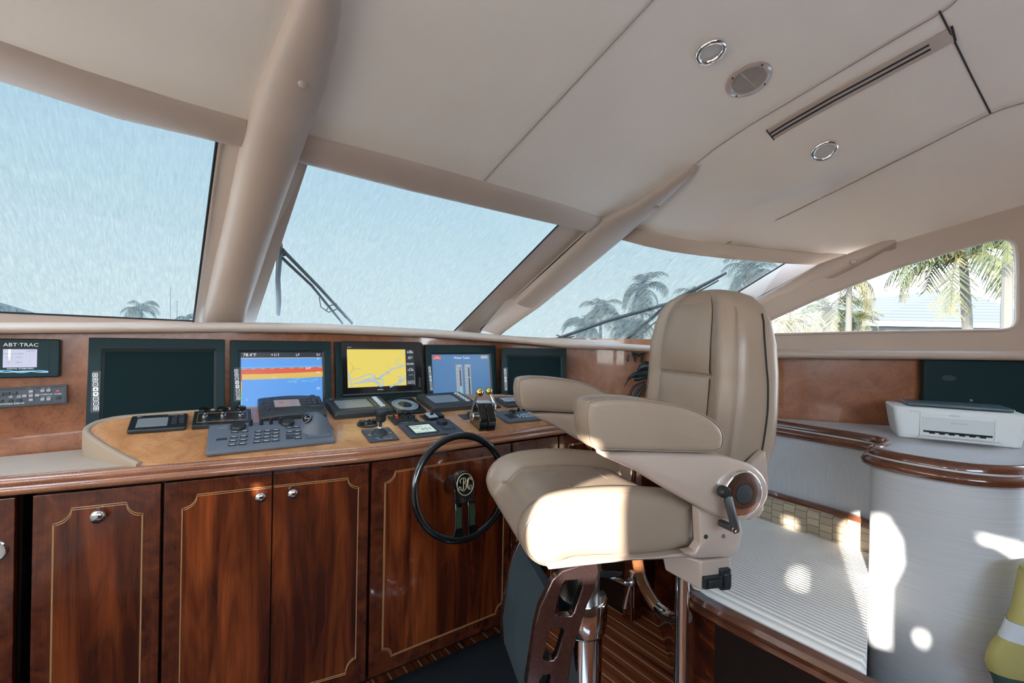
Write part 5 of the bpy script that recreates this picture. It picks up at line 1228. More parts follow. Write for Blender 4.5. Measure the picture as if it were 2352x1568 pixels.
# settee: dark wooden base with a rail, ribbed cushion, croc back
SX, SZ = 1.37, .71
def cut(x): return .595 - (2.2-x)*.262                  # aft end follows the cabinet
t = thing('settee', 'settee with a pale ribbed seat cushion on a dark wooden base, starboard side', 'settee', Matrix.Translation((1.8, .9, 0)))
def S_(p): return (p[0]-1.8, p[1]-.9, p[2])
FP = spline([(SX+.02, .30), (SX+.02, .60), (SX+.025, .80), (SX+.10, .92), (1.66, 1.08), (1.90, 1.27), (2.17, 1.56)], 6)
mb = MB(); mb.loft([[S_((p[0], p[1], 0)), S_((p[0], p[1], .63)), S_((p[0]+.02, p[1]+.0, .63)), S_((p[0]+.02, p[1], 0))] for p in FP[:12]]); mb.build('base_front', M_dark, t, smooth=30)
mb = MB(); mb.loft([[S_((p[0], p[1], 0)), S_((p[0], p[1], .63)), S_((p[0]+.02, p[1]-.02, .63)), S_((p[0]+.02, p[1]-.02, 0))] for p in FP[11:]]); mb.build('base_end', M_mahog, t, smooth=30)
MB().loft([[S_((x, cut(x), 0)), S_((x, cut(x), .652)), S_((x, cut(x)+.02, .652)), S_((x, cut(x)+.02, 0))] for x in (SX+.02, 1.8, 2.2)]).build('base_aft_panel', M_dark, t, smooth=0)
RP = [(SX+.005, cut(SX)-.03)] + spline([(SX+.005, .45), (SX+.005, .70), (SX+.02, .84), (SX+.10, .94), (1.66, 1.09), (1.90, 1.28), (2.17, 1.57)], 5)
prof = [(.02, .625), (-.006, .628), (-.014, .638), (-.006, .648), (-.010, .655), (-.016, .668), (-.008, .682), (.02, .686)]
rings = []
for i, p in enumerate(RP):
    a = np.array(RP[min(i+1, len(RP)-1)])-np.array(RP[max(i-1, 0)]); nn = np.array([-a[1], a[0]])/np.linalg.norm(a)
    rings.append([S_((p[0]-nn[0]*-o, p[1]-nn[1]*-o, z)) if False else S_((p[0]-nn[0]*o*-1, p[1]-nn[1]*o*-1, z)) for o, z in prof])
rings = []
for i, p in enumerate(RP):
    a = np.array(RP[min(i+1, len(RP)-1)])-np.array(RP[max(i-1, 0)]); nn = np.array([a[1], -a[0]])/np.linalg.norm(a)      # towards the settee
    if nn @ (np.array([2.3, .5])-np.array(p)) < 0: nn = -nn
    rings.append([S_((p[0]+nn[0]*o, p[1]+nn[1]*o, z)) for o, z in prof])
MB().loft(rings).build('base_rail', M_trimw, t, smooth=50)
cy1 = 1.22
def cushion(x0, y0, x1, y1): pass
fr_ = [(SX+.012, cut(SX)), (SX+.012, .45), (SX+.012, .70), (SX+.04, .86), (SX+.12, .96), (1.66, 1.10), (1.90, 1.28)]
poly_ = fr_ + [(2.17, 1.5), (2.20, 1.4), (2.20, cut(2.2))]
def cush_z(x, y):
    d = x - (SX+.012); r = .075; return SZ if d > r else SZ - .055*(1-math.sin(max(d, 0)/r*PI/2))*1.0
exq = [(SX+.012+dx, .02*k) for dx in (.006, .014, .025, .04, .06, .08) for k in range(14, 45)]
exq = [p for p in exq if inside2(p, poly_) and min(math.hypot(p[0]-q[0], p[1]-q[1]) for q in poly_) > .008]
mb = MB(); mb.holed(poly_, [], lambda x, y: S_((x, y, cush_z(x, y))), lambda x, y: S_((x, y, .655 if cush_z(x, y) < .6551 else .60+.055)), exq)
mb.build('seat_cushion', M_cord, t, smooth=60)
MB().loft([[S_((2.20, y, SZ-.02)), S_((2.165, y, SZ-.01)), S_((2.165, y, .80)), S_((2.18, y, .815)), S_((2.20, y, .815))] for y in (cut(2.17)-.0, .9, 1.2, 1.5)]).build('back_cushion', M_croc, t, smooth=30)
# white curved panel above the settee, counter with rail
RAILP = spline([(2.31, 1.75), (2.27, 1.4), (2.235, 1.1), (2.215, .90), (2.20, .72), (2.185, .62), (2.165, .573), (2.12, .547), (2.05, .541), (1.985, .549), (1.935, .527), (1.903, .45), (1.90, .34), (1.925, .26), (1.98, .20), (2.06, .165), (2.2, .14), (2.6, .10)], 6)
ctr = thing('side_counter', 'white-grey counter with a curving glossy brown rail along the starboard side', 'counter', Matrix.Translation((2.4, .7, 0)))
def K_(p): return (p[0]-2.4, p[1]-.7, p[2])
CT = 1.155
plan = [(float(p[0]), float(p[1])) for p in RAILP] + [(2.98, .10), (2.90, .22), (2.61, .64), (2.37, 1.02), (2.375, 1.4), (2.36, 1.72)]
mb = MB(); mb.holed(plan, [], lambda x, y: K_((x, y, CT-.006)), lambda x, y: K_((x, y, CT-.035))); mb.build('counter_top', M_wvinH, ctr, smooth=0)
prof = [(-.030, CT-.004), (-.022, CT+.004), (-.010, CT+.004), (.000, CT-.006), (.002, CT-.018), (-.004, CT-.025), (.010, CT-.030), (.018, CT-.041), (.016, CT-.054), (.004, CT-.062), (-.030, CT-.064)]
rings = []
for i, p in enumerate(RAILP):
    a = RAILP[min(i+1, len(RAILP)-1)]-RAILP[max(i-1, 0)]; nn = np.array([a[1], -a[0]])/np.linalg.norm(a)
    if i == 0: sg = 1 if nn[0] < 0 else -1
    rings.append([K_((p[0]+sg*nn[0]*o, p[1]+sg*nn[1]*o, z)) for o, z in prof])
MB().loft(rings).build('rail', M_trimw, ctr, smooth=50)
# panel above the settee back (concave), with a thin wooden strip below
PW_ = [p for p in RAILP if p[1] > .53 and p[0] > 2.10]
mb = MB(); mb.loft([[K_((p[0]+.012, p[1], CT-.05)), K_((p[0]+.004, p[1], 1.0)), K_((p[0]+.0, p[1], .83))] for p in PW_], False); mb.build('upper_panel', M_wvinV, ctr, smooth=60)
MB().loft([[K_((p[0]-.022, p[1], .815)), K_((p[0]-.026, p[1], .826)), K_((p[0]-.018, p[1], .836)), K_((p[0]+.02, p[1], .836)), K_((p[0]+.02, p[1], .815))] for p in PW_]).build('lower_strip', M_trimw, ctr, smooth=40)
# rounded white cabinet below the counter
CABP = [p for i, p in enumerate(RAILP) if (p[1] < .565 and i > 30)]
cab = thing('rounded_cabinet', 'tall white rounded cabinet under the counter with a glossy brown rail, right edge', 'cabinet', Matrix.Translation((2.2, .35, 0)))
mb = MB(); nz = 14
cen = np.array([2.25, .33])
rings = []
for p in CABP:
    q = np.array(p) + (cen-np.array(p))/np.linalg.norm(cen-np.array(p))*.012
    rings.append([(q[0]-2.2, q[1]-.35, CT-.06-(CT-.06)*k/nz) for k in range(nz+1)])
mb.loft(rings, False); mb.build('curved_front', M_wvinH, cab, smooth=60)
# printer
p0, p1 = Vector(aZ(2064, 1004, CT-.006)), Vector(aZ(2348, 1032, CT-.006))
xd = (p1-p0).normalized(); Wp = (p1-p0).length; nb = Vector((0, 0, 1)).cross(xd)       # to the back
Mp = frame(p0 + (p1-p0)/2 + Vector((0, 0, .0)), xd, (0, 0, 1))
pr = thing('printer', 'white inkjet printer with its output flap open, on the side counter', 'printer', Mp)
Wp2 = Wp/2; Hp = .122; Dp = .22; ov = .020
def rowz(z, s, f, b_): return [(x, y, z) for x, y in [(-Wp2*s, f), (Wp2*s, f), (Wp2*s, b_), (-Wp2*s, b_)]]
zs = [0, .004, .03, .07, .10, Hp-.006, Hp]; rings = []
for z in zs:
    e = ov*(z/Hp)**.8; k = .006 if z in (0, Hp) else 0
    rings.append([(p[0], p[1]+Dp/2, z) for p in rrect(2*(Wp2+e-k), Dp+2*e*.3-2*k, .018, 4)])
zr0, zr1, xr0, xr1 = .022, .098, -Wp2*.60, Wp2*.58
body = MB().loft(rings).build('body', M_printer, pr, smooth=40)
# paper opening: recess frame, inner plate, feed slot, open flap
def fy(z): return -ov*.3*(z/Hp)**.8 - .0015
mb = MB(); ring(mb, rect(xr0-.006, zr0-.004, xr1+.006, zr1+.005), rect(xr0, zr0, xr1, zr1), -.002, .003); o = mb.build('opening_frame', M_printer, pr, smooth=0, bevel=.001); o.matrix_local = Matrix.Translation((0, fy(.06), 0)) @ Matrix.Rotation(PI/2, 4, 'X')
MB().box(((xr0+xr1)/2, fy(.06)+.0022, (zr0+zr1)/2+.008), (xr1-xr0, .004, zr1-zr0-.016)).build('inner_plate', mat('printer_inner', (.55, .60, .62), .5), pr, smooth=0)
sl_ = MB()
sl_.box(((xr0+xr1)/2, fy(.03)+.0006, zr0+.013), (xr1-xr0-.01, .004, .007)); sl_.build('feed_slot', M_gap, pr, smooth=0)
for k in range(6): MB().box((xr0+.03+(xr1-xr0-.06)*k/5, fy(.03)-.001, zr0+.008), (.016, .004, .006)).build('feed_roller', M_gap, pr, smooth=0)
MB().loft([[(xr0-.006, fy(.02)-.002, .020), (xr1+.008, fy(.02)-.002, .020), (xr1+.008, fy(.02)-.002, .014), (xr0-.006, fy(.02)-.002, .014)], [(xr0-.014, -.045, .017), (xr1+.012, -.045, .017), (xr1+.012, -.045, .012), (xr0-.014, -.045, .012)]]).build('output_flap', M_printer, pr, bevel=.002, smooth=30)
MB().box((-.01, fy(.1)-.001, .1015), (.030, .003, .004)).box((.004, fy(.07)-.0008, .073), (.045, .002, .005)).build('finger_grip', mat('printer_grip_grey', (.5, .54, .56), .5), pr, smooth=0, bevel=.001)  # grip and flap mark in a slightly darker grey
lid = MB().loft([[(p[0]+.012, p[1]+Dp/2+.02, z) for p in rrect(2*Wp2*s, Dp*.86*s, .008, 3)] for z, s in ((Hp+.0005, .86), (Hp+.005, .90), (Hp+.011, .90), (Hp+.013, .885))]).build('scanner_lid', mat('dark_teal_lid', (.05, .085, .10), .35), pr, bevel=.001, smooth=30)
mb = MB(); text_mb(mb, 'HP DeskJet', .008, (0, 0), z=0); o = mb.build('lettering', mat('grey_print', (.4, .43, .45), .6), pr, smooth=0); o.matrix_local = Matrix.Translation((-Wp2*.72, fy(.108)-.0008, .1075)) @ Matrix.Rotation(PI/2, 4, 'X')
# dark screen on the wall behind the printer
q = [on_side(u, v, .02) for u, v in [(2123, 828), (2360, 828)]]
a, b = Vector(q[0]), Vector(q[1]); b = a + Vector((WU[0], WU[1], 0))*.62; b.z = a.z
Mq = frame((a+b)/2 - Vector((0, 0, .30)), (b-a), (WNo[0], WNo[1], 0)); Wq = (b-a).length
t = thing('wall_screen', 'dark green-black flat screen on the wall behind the printer', 'screen', Mq)
MB().box((0, .14, -.018), (Wq, .33, .035)).build('panel', M_bezel, t, smooth=0, bevel=.003)
k = loc(Mq, 2179, 868); MB().prism(ell(k[0], k[1], .026, .012, 28), .0, .0012).build('badge', mat('navy_oval', (.012, .035, .055), .35), t, smooth=0)
mb = MB(); mb.tube([(-.02, .05, .004), (.15, .078, .004), (.3, .088, .004)], .003, 6).build('cable', M_black, t)
MB().lathe([(0, 0), (.005, 0), (.005, .006), (0, .0065)], 12, Matrix.Translation((*loc(Mq, 2229, 919), .001))).build('screw_eye', M_steel, t)
# bronze bird sculpture on the burl wall behind the chair
bc = Vector(aD(1478, 862, 2.86)); Mb = frame(bc, cr, -cd)
t = thing('bird_sculpture', 'dark metal heron relief with a downward beak on the burl wall behind the chair', 'sculpture', Mb)
M_bronze = leather('dark_bronze', (.045, .065, .07), .38, 160, .5, .4); M_bronze.node_tree.nodes['Principled BSDF'].inputs['Metallic'].default_value = .7
def bp(x, y, z=0): return Vector(((1400+x/11.2-1478)*2.86/FPX, -(790+y/11.2-862)*2.86/FPX, z))
MB().tube([bp(370, 1105, .012), bp(450, 950, .015), bp(500, 860, .02), bp(590, 800, .025), bp(720, 760, .03), bp(860, 740, .03), bp(1000, 720, .03), bp(1120, 700, .03)], [.001, .004, .009, .013, .018, .026, .032, .03], 10).build('neck', M_bronze, t)
MB().tube([bp(690, 700, .03), bp(760, 600, .035), bp(880, 560, .04), bp(1000, 560, .04), bp(1100, 620, .035)], [.006, .018, .030, .034, .02], 10).build('wing', M_bronze, t)
MB().tube([bp(600, 900, .025), bp(680, 890, .03), bp(800, 850, .03), bp(950, 820, .03)], [.010, .016, .014, .012], 10).build('breast', M_bronze, t)
for k, P in enumerate([[(500, 1400), (545, 1220), (640, 1080), (760, 1010), (900, 960)], [(600, 1400), (660, 1240), (760, 1120), (880, 1020)], [(700, 1420), (740, 1280), (820, 1160), (920, 1080)], [(560, 1380), (700, 1400), (860, 1390)]]):
    MB().tube([bp(x, y, .012+.004*k) for x, y in P], [.010-.0012*i for i in range(len(P))], 8).build('reed', M_bronze, t)
for P in ([(560, 240), (640, 350), (640, 460)], [(760, 240), (800, 330), (800, 480)], [(470, 280), (440, 380), (460, 460)], [(560, 235), (720, 290), (880, 240)]):
    MB().tube([bp(x, y, .01) for x, y in P], [.006, .009, .005], 8).build('leaf', M_bronze, t)
MB().box((.06, .0, -.002), (.2, .16, .008)).build('backplate', M_burlw, t, smooth=0) if False else None
# yellow high-visibility jacket hanging at the right edge
hk = Vector(aD(2400, 1285, 1.25)); Mv = frame(hk, cr, (0, 0, 1))
t = thing('hi_vis_jacket', 'yellow fabric jacket with a grey reflective band hanging against the white cabinet', 'jacket', Mv)
def vp(u, v): p = Mv.inverted() @ Vector(aD(u, v, 1.25)); return p.x, p.z
LE = [(2349, 1304), (2340, 1316), (2326, 1345), (2315, 1385), (2306, 1418), (2300, 1455), (2298, 1462), (2284, 1490), (2281, 1510), (2282, 1532), (2290, 1552), (2302, 1572), (2310, 1640)]
mid = vp(2440, 1400)[0]; rows = []
for u, v in LE:
    x, z = vp(u, v); hwid = mid-x; R = []
    for k in range(24):
        a = 2*PI*k/24; fold = 1+.05*math.sin(5*a+z*9); R.append((mid - hwid*math.cos(a)*(1 if math.cos(a) > 0 else .9), .055*math.sin(a)*fold*min(1, hwid/.05) + .02*math.sin(z*14), z))
    rows.append(R)
def cutrows(lo_, hi_):
    R = rows[lo_:hi_+1]; return R
MB().loft(rows[:5]).build('shoulder', M_vest, t, smooth=60); 
MB().loft([[(p[0]*1+ (mid-p[0])*-.012, p[1]*1.03, p[2]) for p in r] for r in rows[4:7]], cap=False).build('reflective_band', M_reflect, t, smooth=60, label='grey reflective band')
MB().loft(rows[6:11]).build('body', M_vest, t, smooth=60); MB().loft(rows[10:]).build('hem', M_hem, t, smooth=60, label='dark green hem')
zt = rows[0][0][2]
MB().tube([(mid+.030*math.cos(2*PI*k/20), .028*math.sin(2*PI*k/20), zt+.004) for k in range(20)], .011, 8, closed=True).build('collar', M_vest, t)
MB().tube([(mid+.03, .0-.058, zt-.03-.04*k) for k in range(12)], .0022, 6).build('zip', M_charc, t)
MB().tube([(mid, .02, zt+.002), (mid, .03, zt+.03), (mid, .06, zt+.034), (mid, .12, zt+.03)], .004, 8).build('hook', M_chrome, t)
# dark mat on the floor below the console
mat_o = [(-1.2, .72), (1.44, .72), (1.475, .75), (1.475, 1.90)] + [(x, yf(x)+.03) for x in (1.2, .8, .6, .3, 0, -.3, -.7, -1.2)]
tag(MB().prism(mat_o, .0005, .008).build('floor_mat', leather('navy_mat', (.005, .008, .011), .75, 60, .5, .3), smooth=0), 'dark navy floor mat in front of the console doors', 'mat')
# ---- ceiling fittings
def ceil_frame(u, v, xdir): p = at_sheet(u, v); return frame(p, xdir, sheet_n(p)), p
for (u, v), r, lab in (((1632, 117), .046, 'round chrome ceiling downlight nearer the centre, beside the round speaker'), ((1893, 345), .044, 'round chrome ceiling downlight below the long air slot')):
    Mx, p = ceil_frame(u, v, (1, 0, 0)); t = thing('downlight', lab, 'ceiling light', Mx, 'chrome downlights')
    D = float((p-CAM) @ cd); r = (34 if u < 1700 else 27.5)*D/FPX*1.02
    MB().lathe([(r*.66, .0), (r*.70, .010), (r*.84, .013), (r*.97, .008), (r, .001), (r, -.002), (r*.6, -.002)], 40, None).build('trim_ring', M_chrome, t, smooth=70)
    MB().lathe([(0, .004), (r*.70, .004), (r*.70, .001), (0, .001)], 32).build('frosted_lens', mat('frosted_lens', (.50, .46, .42), .45), t)
Mx, p = ceil_frame(1719, 182, (1, 0, 0)); D = float((p-CAM) @ cd)
t = thing('ceiling_speaker', 'round off-white ceiling speaker with a slotted grille next to a downlight', 'speaker', Mx)
r = 50*D/FPX
MB().lathe([(0, .006), (r*.72, .006), (r*.76, .009), (r*.92, .007), (r, .001), (r, -.002), (0, -.002)], 44).build('frame', M_shell, t, smooth=50)
M_slot = mat('speaker_slot', (.30, .26, .23), .8)
mb = MB()
for k in range(-14, 15):
    x = k*r*.70/14.6; hh = math.sqrt(max(0, (r*.70)**2-x*x))
    for s0, s1 in ((-hh, -.002), (.002, hh)):
        if s1-s0 > .003: mb.box((x, (s0+s1)/2, .0063), (r*.02, s1-s0, .0008))
mb.build('grille', M_slot, t, smooth=0)
for a in (.4, 1.97, 3.54, 5.11): MB().lathe([(0, .006), (.0035, .006), (.003, .010), (0, .0102)], 10, Matrix.Translation((r*.85*math.cos(a), r*.85*math.sin(a), 0))).build('screw', M_charc, t)
# long air slot
qs = [at_sheet(u, v, .001) for u, v in [(1759, 299), (1782, 318), (2196, 92), (2177, 64)]]
cA = (Vector(qs[0])+Vector(qs[1]))/2; cB = (Vector(qs[2])+Vector(qs[3]))/2; Mx = frame((cA+cB)/2, cB-cA, sheet_n((cA+cB)/2)); Wd = (Vector(qs[0])-Vector(qs[1])).length; Ln = (cB-cA).length
t = thing('air_vent', 'long taupe ceiling air vent with two dark slots', 'vent', Mx)
Ns = 10
mb = MB(); rr_ = []
for i in range(Ns+1):
    s_ = i/Ns; pc = cA*(1-s_)+cB*s_; pc = Vector((pc.x, pc.y, sheet_z(pc.x, pc.y)-.0015)); q = Mx.inverted() @ pc; rr_.append(q)
mb.loft([[(q.x, -Wd/2, q.z-.004), (q.x, Wd/2, q.z-.004), (q.x, Wd/2, q.z+.003), (q.x, -Wd/2, q.z+.003)] for q in rr_]); mb.build('plate', M_taupe, t, smooth=30)
for yy in (-.16, .16):
    MB().loft([[(q.x, Wd*yy-.0035, q.z), (q.x, Wd*yy+.0035, q.z), (q.x, Wd*yy+.0035, q.z+.0042), (q.x, Wd*yy-.0035, q.z+.0042)] for q in [rr_[0]*(1-f)+rr_[-1]*f if False else rr_[max(0, min(Ns, int(round(f*Ns))))] for f in (.0, .1, .2, .3, .4, .5, .6, .7, .8, .9)][0:10]]).build('slot', M_gap, t, smooth=0)
MB().box((rr_[-1].x+.003, 0, rr_[-1].z+.001), (.006, Wd, .005)).box((rr_[0].x-.002, 0, rr_[0].z+.001), (.004, Wd*1.05, .005)).build('end_gap', M_gap, t, smooth=0)
# ================================================================ OUTSIDE: wipers, palms, house, decks, water
def tube_px(mb, pts, r, n=8): mb.tube([Vector(p) for p in pts], r, n)
# wiper on window 2
base = Vector(ws(795, 742, .085))
t = thing('windshield_wiper', 'black twin-arm wiper with a hanging hose outside the middle window', 'wiper', Matrix.Translation(base), 'wipers outside the front windows')
def W2p(u, v, o=.085): return Vector(ws(u, v, o)) - base
MB().tube([W2p(648, 572), W2p(655, 580), W2p(735, 662), W2p(808, 742)], .0085, 8).build('arm', M_black, t)
MB().tube([W2p(644, 588), W2p(715, 655), W2p(786, 742)], .0075, 8).build('arm', M_black, t)
MB().tube([W2p(644, 560), W2p(640, 590), W2p(637, 640), W2p(640, 690), W2p(639, 722)], [.010, .016, .014, .013, .010], 8).build('hose', M_charc, t)
MB().sphere(W2p(651, 581), .016, 10).build('pivot', M_black, t)
MB().tube([W2p(733, 683), W2p(737, 705), W2p(755, 717), W2p(778, 708), W2p(772, 697), W2p(755, 703), W2p(750, 712)], .003, 6).build('loose_cable', M_black, t)
base3 = Vector(aD(1440, 781, 3.5))
t = thing('windshield_wiper', 'long black wiper arm and blade lying diagonally across the starboard front window', 'wiper', Matrix.Translation(base3), 'wipers outside the front windows')
def W3p(u, v, D): return Vector(aD(u, v, D - .08)) - base3
MB().tube([W3p(1425, 794, 3.5), W3p(1455, 765, 3.44), W3p(1540, 694, 3.2), W3p(1605, 660, 3.02), W3p(1668, 627, 2.84)], [.010, .012, .013, .011, .008], 8).build('blade', M_black, t)
MB().tube([W3p(1460, 778, 3.46), W3p(1545, 706, 3.22), W3p(1600, 672, 3.05), W3p(1650, 644, 2.88)], .005, 6).build('blade_rubber', M_charc, t)
MB().tube([W3p(1270, 782, 3.6), W3p(1290, 774, 3.56), W3p(1400, 735, 3.4), W3p(1520, 701, 3.24), W3p(1562, 690, 3.16)], [.012, .012, .013, .012, .009], 8).build('arm', M_black, t)
MB().tube([W3p(1278, 769, 3.54), W3p(1296, 776, 3.54), W3p(1318, 772, 3.5), W3p(1300, 779, 3.52)], .005, 6).build('cable_tie', M_charc, t)
tw = Vector(aD(1548, 592, 2.72))
mb = MB(); mb.tube([Vector(aD(u, v, 2.72))-tw for u, v in [(1533, 606), (1545, 594), (1562, 580)]], .0022, 5); mb.tube([Vector(aD(u, v, 2.72))-tw for u, v in [(1535, 597), (1545, 594)]], .0018, 5)
o = mb.build('twig', M_trunk); o.location = tw; tag(o, 'small dark twig lying on the cover of the starboard front window', 'twig')

# palms
def palm(label, crown, D, R, trunk_to=None, tr=.13, nf=20, seed=1, lean=(0, 0), leaf=None, droop=1.0, group=None):
    rnd = random.Random(seed); c = Vector(aD(*crown, D)); gz = -2.6
    ft = Vector((c.x + lean[0], c.y + lean[1], gz))
    t = thing('palm_tree', label, 'palm tree', Matrix.Translation(ft), 'palms seen through the windows'); h = c-ft
    MB().tube([Vector((0, 0, 0)), h*.35 + Vector((lean[0]*-.1, 0, 0)), h*.75, h], [tr*1.25, tr*1.05, tr*.95, tr*.75], 10).build('trunk', M_trunk, t)
    mb = MB()
    for k in range(nf):
        az = 2*PI*k/nf*1.0 + rnd.uniform(-.25, .25); e0 = math.radians(rnd.choice([75, 50, 30, 10, -15]) + rnd.uniform(-12, 12)); L = R*rnd.uniform(.8, 1.1); P = []; p = h.copy(); e = e0; ns = 12
        for i in range(ns+1):
            P.append(p.copy()); p = p + Vector((math.cos(az)*math.cos(e), math.sin(az)*math.cos(e), math.sin(e)))*(L/ns); e -= droop*math.radians(9+6*i/ns)*(1 if e > -1.3 else 0)
        mb.cur = 0 if rnd.random() < .72 else 1
        mb.tube(P, [.022*R/2.4*(1-i/(ns+1)) + .004 for i in range(ns+1)], 4)
        side = Vector((-math.sin(az), math.cos(az), 0))
        for i in range(1, ns*2):
            f = i/(ns*2); q = P[int(f*ns)].lerp(P[min(ns, int(f*ns)+1)], f*ns-int(f*ns)); d = (P[min(ns, int(f*ns)+1)]-P[int(f*ns)]).normalized(); ll = R*.30*math.sin(PI*min(1, .15+f*.85))**.6
            for s_ in (-1, 1):
                tip = q + side*s_*ll*.75*rnd.uniform(.8, 1.1) + d*ll*.55 + Vector((0, 0, -ll*rnd.uniform(.25, .7))); wv = d*R*.016
                mb.poly([q-wv, q+wv, tip + wv*.3, tip - wv*.3])
    mb.build('crown', [leaf or M_frond, M_frond2], t, smooth=0, fix=False); return t
palm('tall palm crown left of centre in the starboard front window', (1476, 662), 38, 2.9, seed=3)
palm('palm crown below and left of the tallest one in the starboard front window', (1380, 715), 36, 2.5, seed=5)
palm('palm crown at the upper right corner of the starboard front window', (1725, 628), 40, 3.1, seed=8)
palm('low palm at the left foot of the palm clump behind the wiper arm', (1340, 748), 37, 2.2, seed=11)
palm('low bushy palm under the tall palm behind the wiper', (1445, 752), 34, 2.5, seed=12, nf=26)
palm('palm crown right of the wiper blade crossing', (1600, 690), 42, 2.8, seed=14)
palm('palm crown just over the helm chair headrest', (1690, 700), 40, 2.6, seed=15)
palm('lone dark palm low in the port window', (322, 712), 40, 2.0, seed=21, nf=14, lean=(.6, 0))
palm('small palm tuft at the right corner of the port window', (428, 730), 44, 1.5, seed=22, nf=14)
palm('drooping coconut palm in the middle of the side window', (2212, 588), 15.5, 2.9, seed=37, nf=17, tr=.15, lean=(.45, -.35), droop=.85)
palm('palm with a thick pale trunk at the right end of the side window', (2316, 520), 12, 1.5, seed=32, nf=18, tr=.125)
palm('palm with a slim white trunk near the left of the side window', (1951, 640), 18, 1.6, seed=33, nf=16, tr=.115)
palm('short green palm left of the slim white trunk in the side window', (1905, 715), 21, 1.9, seed=34, nf=22, leaf=M_frond)
palm('low palm at the left end of the side window beside the headrest', (1815, 742), 20, 1.8, seed=35, nf=24, leaf=M_frond2)
palm('small palm under the slim trunk in front of the house', (1975, 735), 22, 1.2, seed=36, nf=16)
# house beyond the side window
hc = Vector(aD(2160, 758, 27)); hx = Vector((cr[0], cr[1], 0)); Mh_ = frame(Vector((hc.x, hc.y, hc.z-2.5)), hx, (0, 0, 1))
t = thing('house', 'pale house with a grey shingled hip roof behind the palms', 'house', Mh_)
def hpx(u, v, D=27): p = Mh_.inverted() @ Vector(aD(u, v, D)); return p
e0, e1, r0, r1 = hpx(1978, 738), hpx(2420, 742), hpx(2110, 686), hpx(2360, 655)
MB().loft([[(e0.x, e0.y, e0.z), (e1.x, e1.y, e1.z), (e1.x, e1.y+9, e1.z), (e0.x, e0.y+9, e0.z)], [(r0.x, 4.4, r0.z+.35), (r1.x, 4.4, r1.z+.35), (r1.x, 4.6, r1.z+.35), (r0.x, 4.6, r0.z+.35)]]).build('roof', M_roofs, t, smooth=0)
MB().box(((e0.x+e1.x)/2+.2, 4.6, e0.z/2-.2), (e1.x-e0.x-.8, 8.2, e0.z+.3)).build('wall', M_housew, t, smooth=0)
MB().box(((e0.x+e1.x)/2, -.05, e0.z-.10), (e1.x-e0.x+.1, .12, .30)).build('fascia', M_gel, t, smooth=0)
for u in (2031, 2103, 2226): q = hpx(u, 758); MB().box((q.x, .47, q.z-.55), (.85, .06, 1.15)).build('window', M_off, t, smooth=0)
for u, v0, hgt in ((392, 657, 1), (407, 690, 1)):
    p = Vector(aD(u, v0, 60)); o = MB().tube([(0, 0, 0), (0, 0, p.z+3.2)], .07, 6).build('mast', M_gel); o.location = (p.x, p.y, -3.2)
    tag(o, 'taller thin white mast right of the lone palm in the port window' if u == 392 else 'shorter thin white mast between the lone palm and the port window frame', 'mast', 'masts beyond the port window')
# dark awning corner low in the port window
p0, p1, p2 = [Vector(aD(u, v, 5.5)) for u, v in ((-260, 625), (62, 720), (-260, 735))]
mb = MB(); back_ = Vector((0, 1.2, 0)); mb.loft([[p0, p1, p2], [p+back_ for p in (p0, p1, p2)]]); o = mb.build('foredeck_awning', M_charc, smooth=0)
tag(o, 'dark sloping awning corner at the bottom left of the port window', 'awning')
# decks, water
MB().box((0, 60, -3.4), (500, 500, .1)).build('harbour_water', M_water, smooth=0, kind='structure')
MB().box((14, 34, -2.9), (110, 50, .6)).build('shore_ground', mat('pale_quay', (.35, .33, .30), .9), smooth=0, kind='structure')
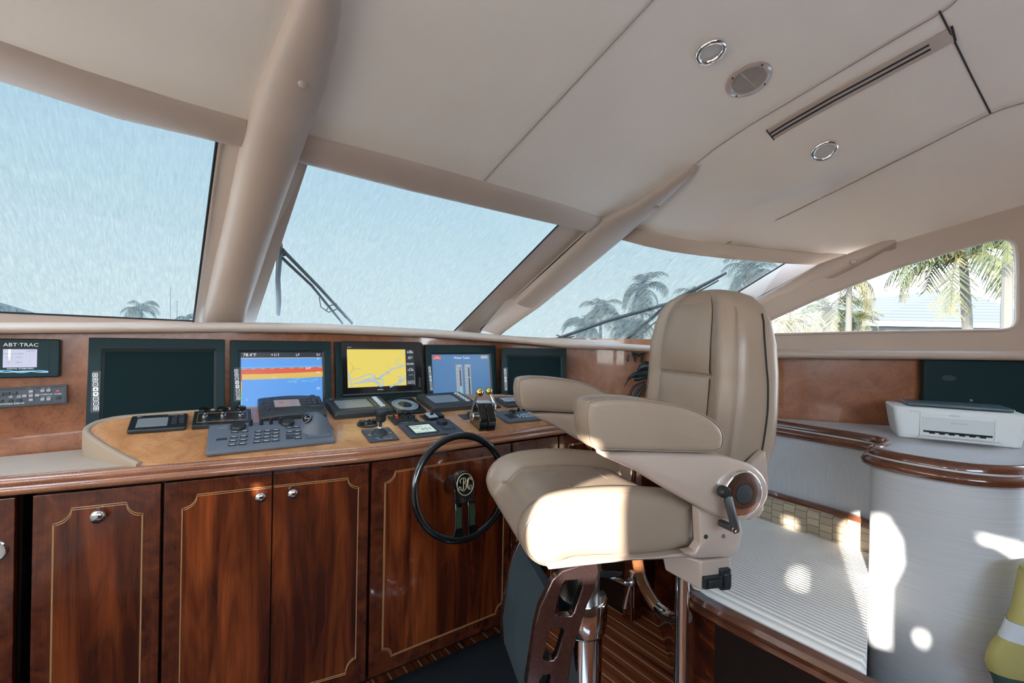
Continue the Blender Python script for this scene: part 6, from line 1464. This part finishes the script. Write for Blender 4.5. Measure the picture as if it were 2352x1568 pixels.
# ================================================================ walls behind the camera; unseen openings added, cut for sun patches and sky fill
def cabD(u):
    tab = sorted([horizon_px(p) for p in CABP]); return interp(u, tab)
sun_hole([aD(*q) for q in [(1212, 1120, 1.19), (1300, 895, 1.15), (1384, 902, 1.12), (1388, 1040, 1.13), (1441, 1130, 1.26), (1441, 1345, 1.26), (1207, 1365, 1.19)]])
sun_hole([aD(u, v, 1.62 if u < 1993 else cabD(u)) for u, v in [(1950, 1215), (1995, 1180), (2043, 1180), (2076, 1235), (2080, 1290), (2052, 1345), (2050, 1488), (1996, 1470), (1958, 1390)]])
sun_hole([aD(u, v, cabD(u)) for u, v in [(2125, 1437), (2140, 1460), (2130, 1488), (2112, 1482), (2104, 1460)]])
sun_hole([aD(u, v, cabD(min(u, 2352))) for u, v in [(2238, 1214), (2300, 1225), (2375, 1250), (2375, 1292), (2335, 1278), (2290, 1250), (2260, 1245)]])
sun_hole([aZ(u, v, SZ) for u, v in [(1797, 1180), (1832, 1190), (1838, 1216), (1806, 1206)]])
sun_hole([aZ(u, v, SZ) for u, v in [(1812, 1322), (1835, 1302), (1860, 1304), (1861, 1348), (1836, 1350), (1812, 1338)]])
sun_hole([aY(u, v, 1.95) for u, v in [(590, 1112), (632, 1106), (634, 1134), (592, 1140)]])
PW = [(-1.7, -.1), (2.95, -.1), (2.95, 3.0), (-1.7, 3.0)]
BL = [[(.36, 1.2), (1.20, 1.2), (1.20, 2.2), (.36, 2.2)], [(1.42, 1.2), (1.9, 1.2), (1.9, 2.0), (1.42, 2.05)]]  # outlines of two unseen blind windows, added for fill light
mb = MB(); mb.holed(PW, HOLES + BL, lambda y, z: (-1.3, y, z), lambda y, z: (-1.33, y, z)); struct(mb.build('wall_port', M_head, smooth=0))
AW = [(-1.33, -.1), (3.9, -.1), (3.9, 3.0), (-1.33, 3.0)]
mb = MB(); mb.holed(AW, [[(-1.1, 1.55), (.7, 1.55), (.7, 2.25), (-1.1, 2.25)]], lambda x, z: (x, -1.6, z), lambda x, z: (x, -1.66, z)); struct(mb.build('wall_aft', M_aft, smooth=0))  # unseen opening placed and sized for sky fill
MB().box((1, -6.3, .35), (12, 9, .1)).build('aft_deck', M_gel, smooth=0, kind='structure')  # white decks, unseen, added to bounce sunlight up into the cabin
MB().box((-4.4, 0, .35), (6, 14, .1)).build('side_deck', M_gel, smooth=0, kind='structure')
MB().box((6.9, 0, .35), (6, 14, .1)).build('side_deck', M_gel, smooth=0, kind='structure')
MB().box((1, 8.4, .9), (10, 10, .1)).build('fore_deck', M_gel, smooth=0, kind='structure')
for k, q in enumerate(BL):
    MB().poly([(-1.315, y, z) for y, z in q]).build('window_%d' % (5+k), M_fill_blind, smooth=0, kind='structure')  # sunlit blinds out of view, added as soft light sources
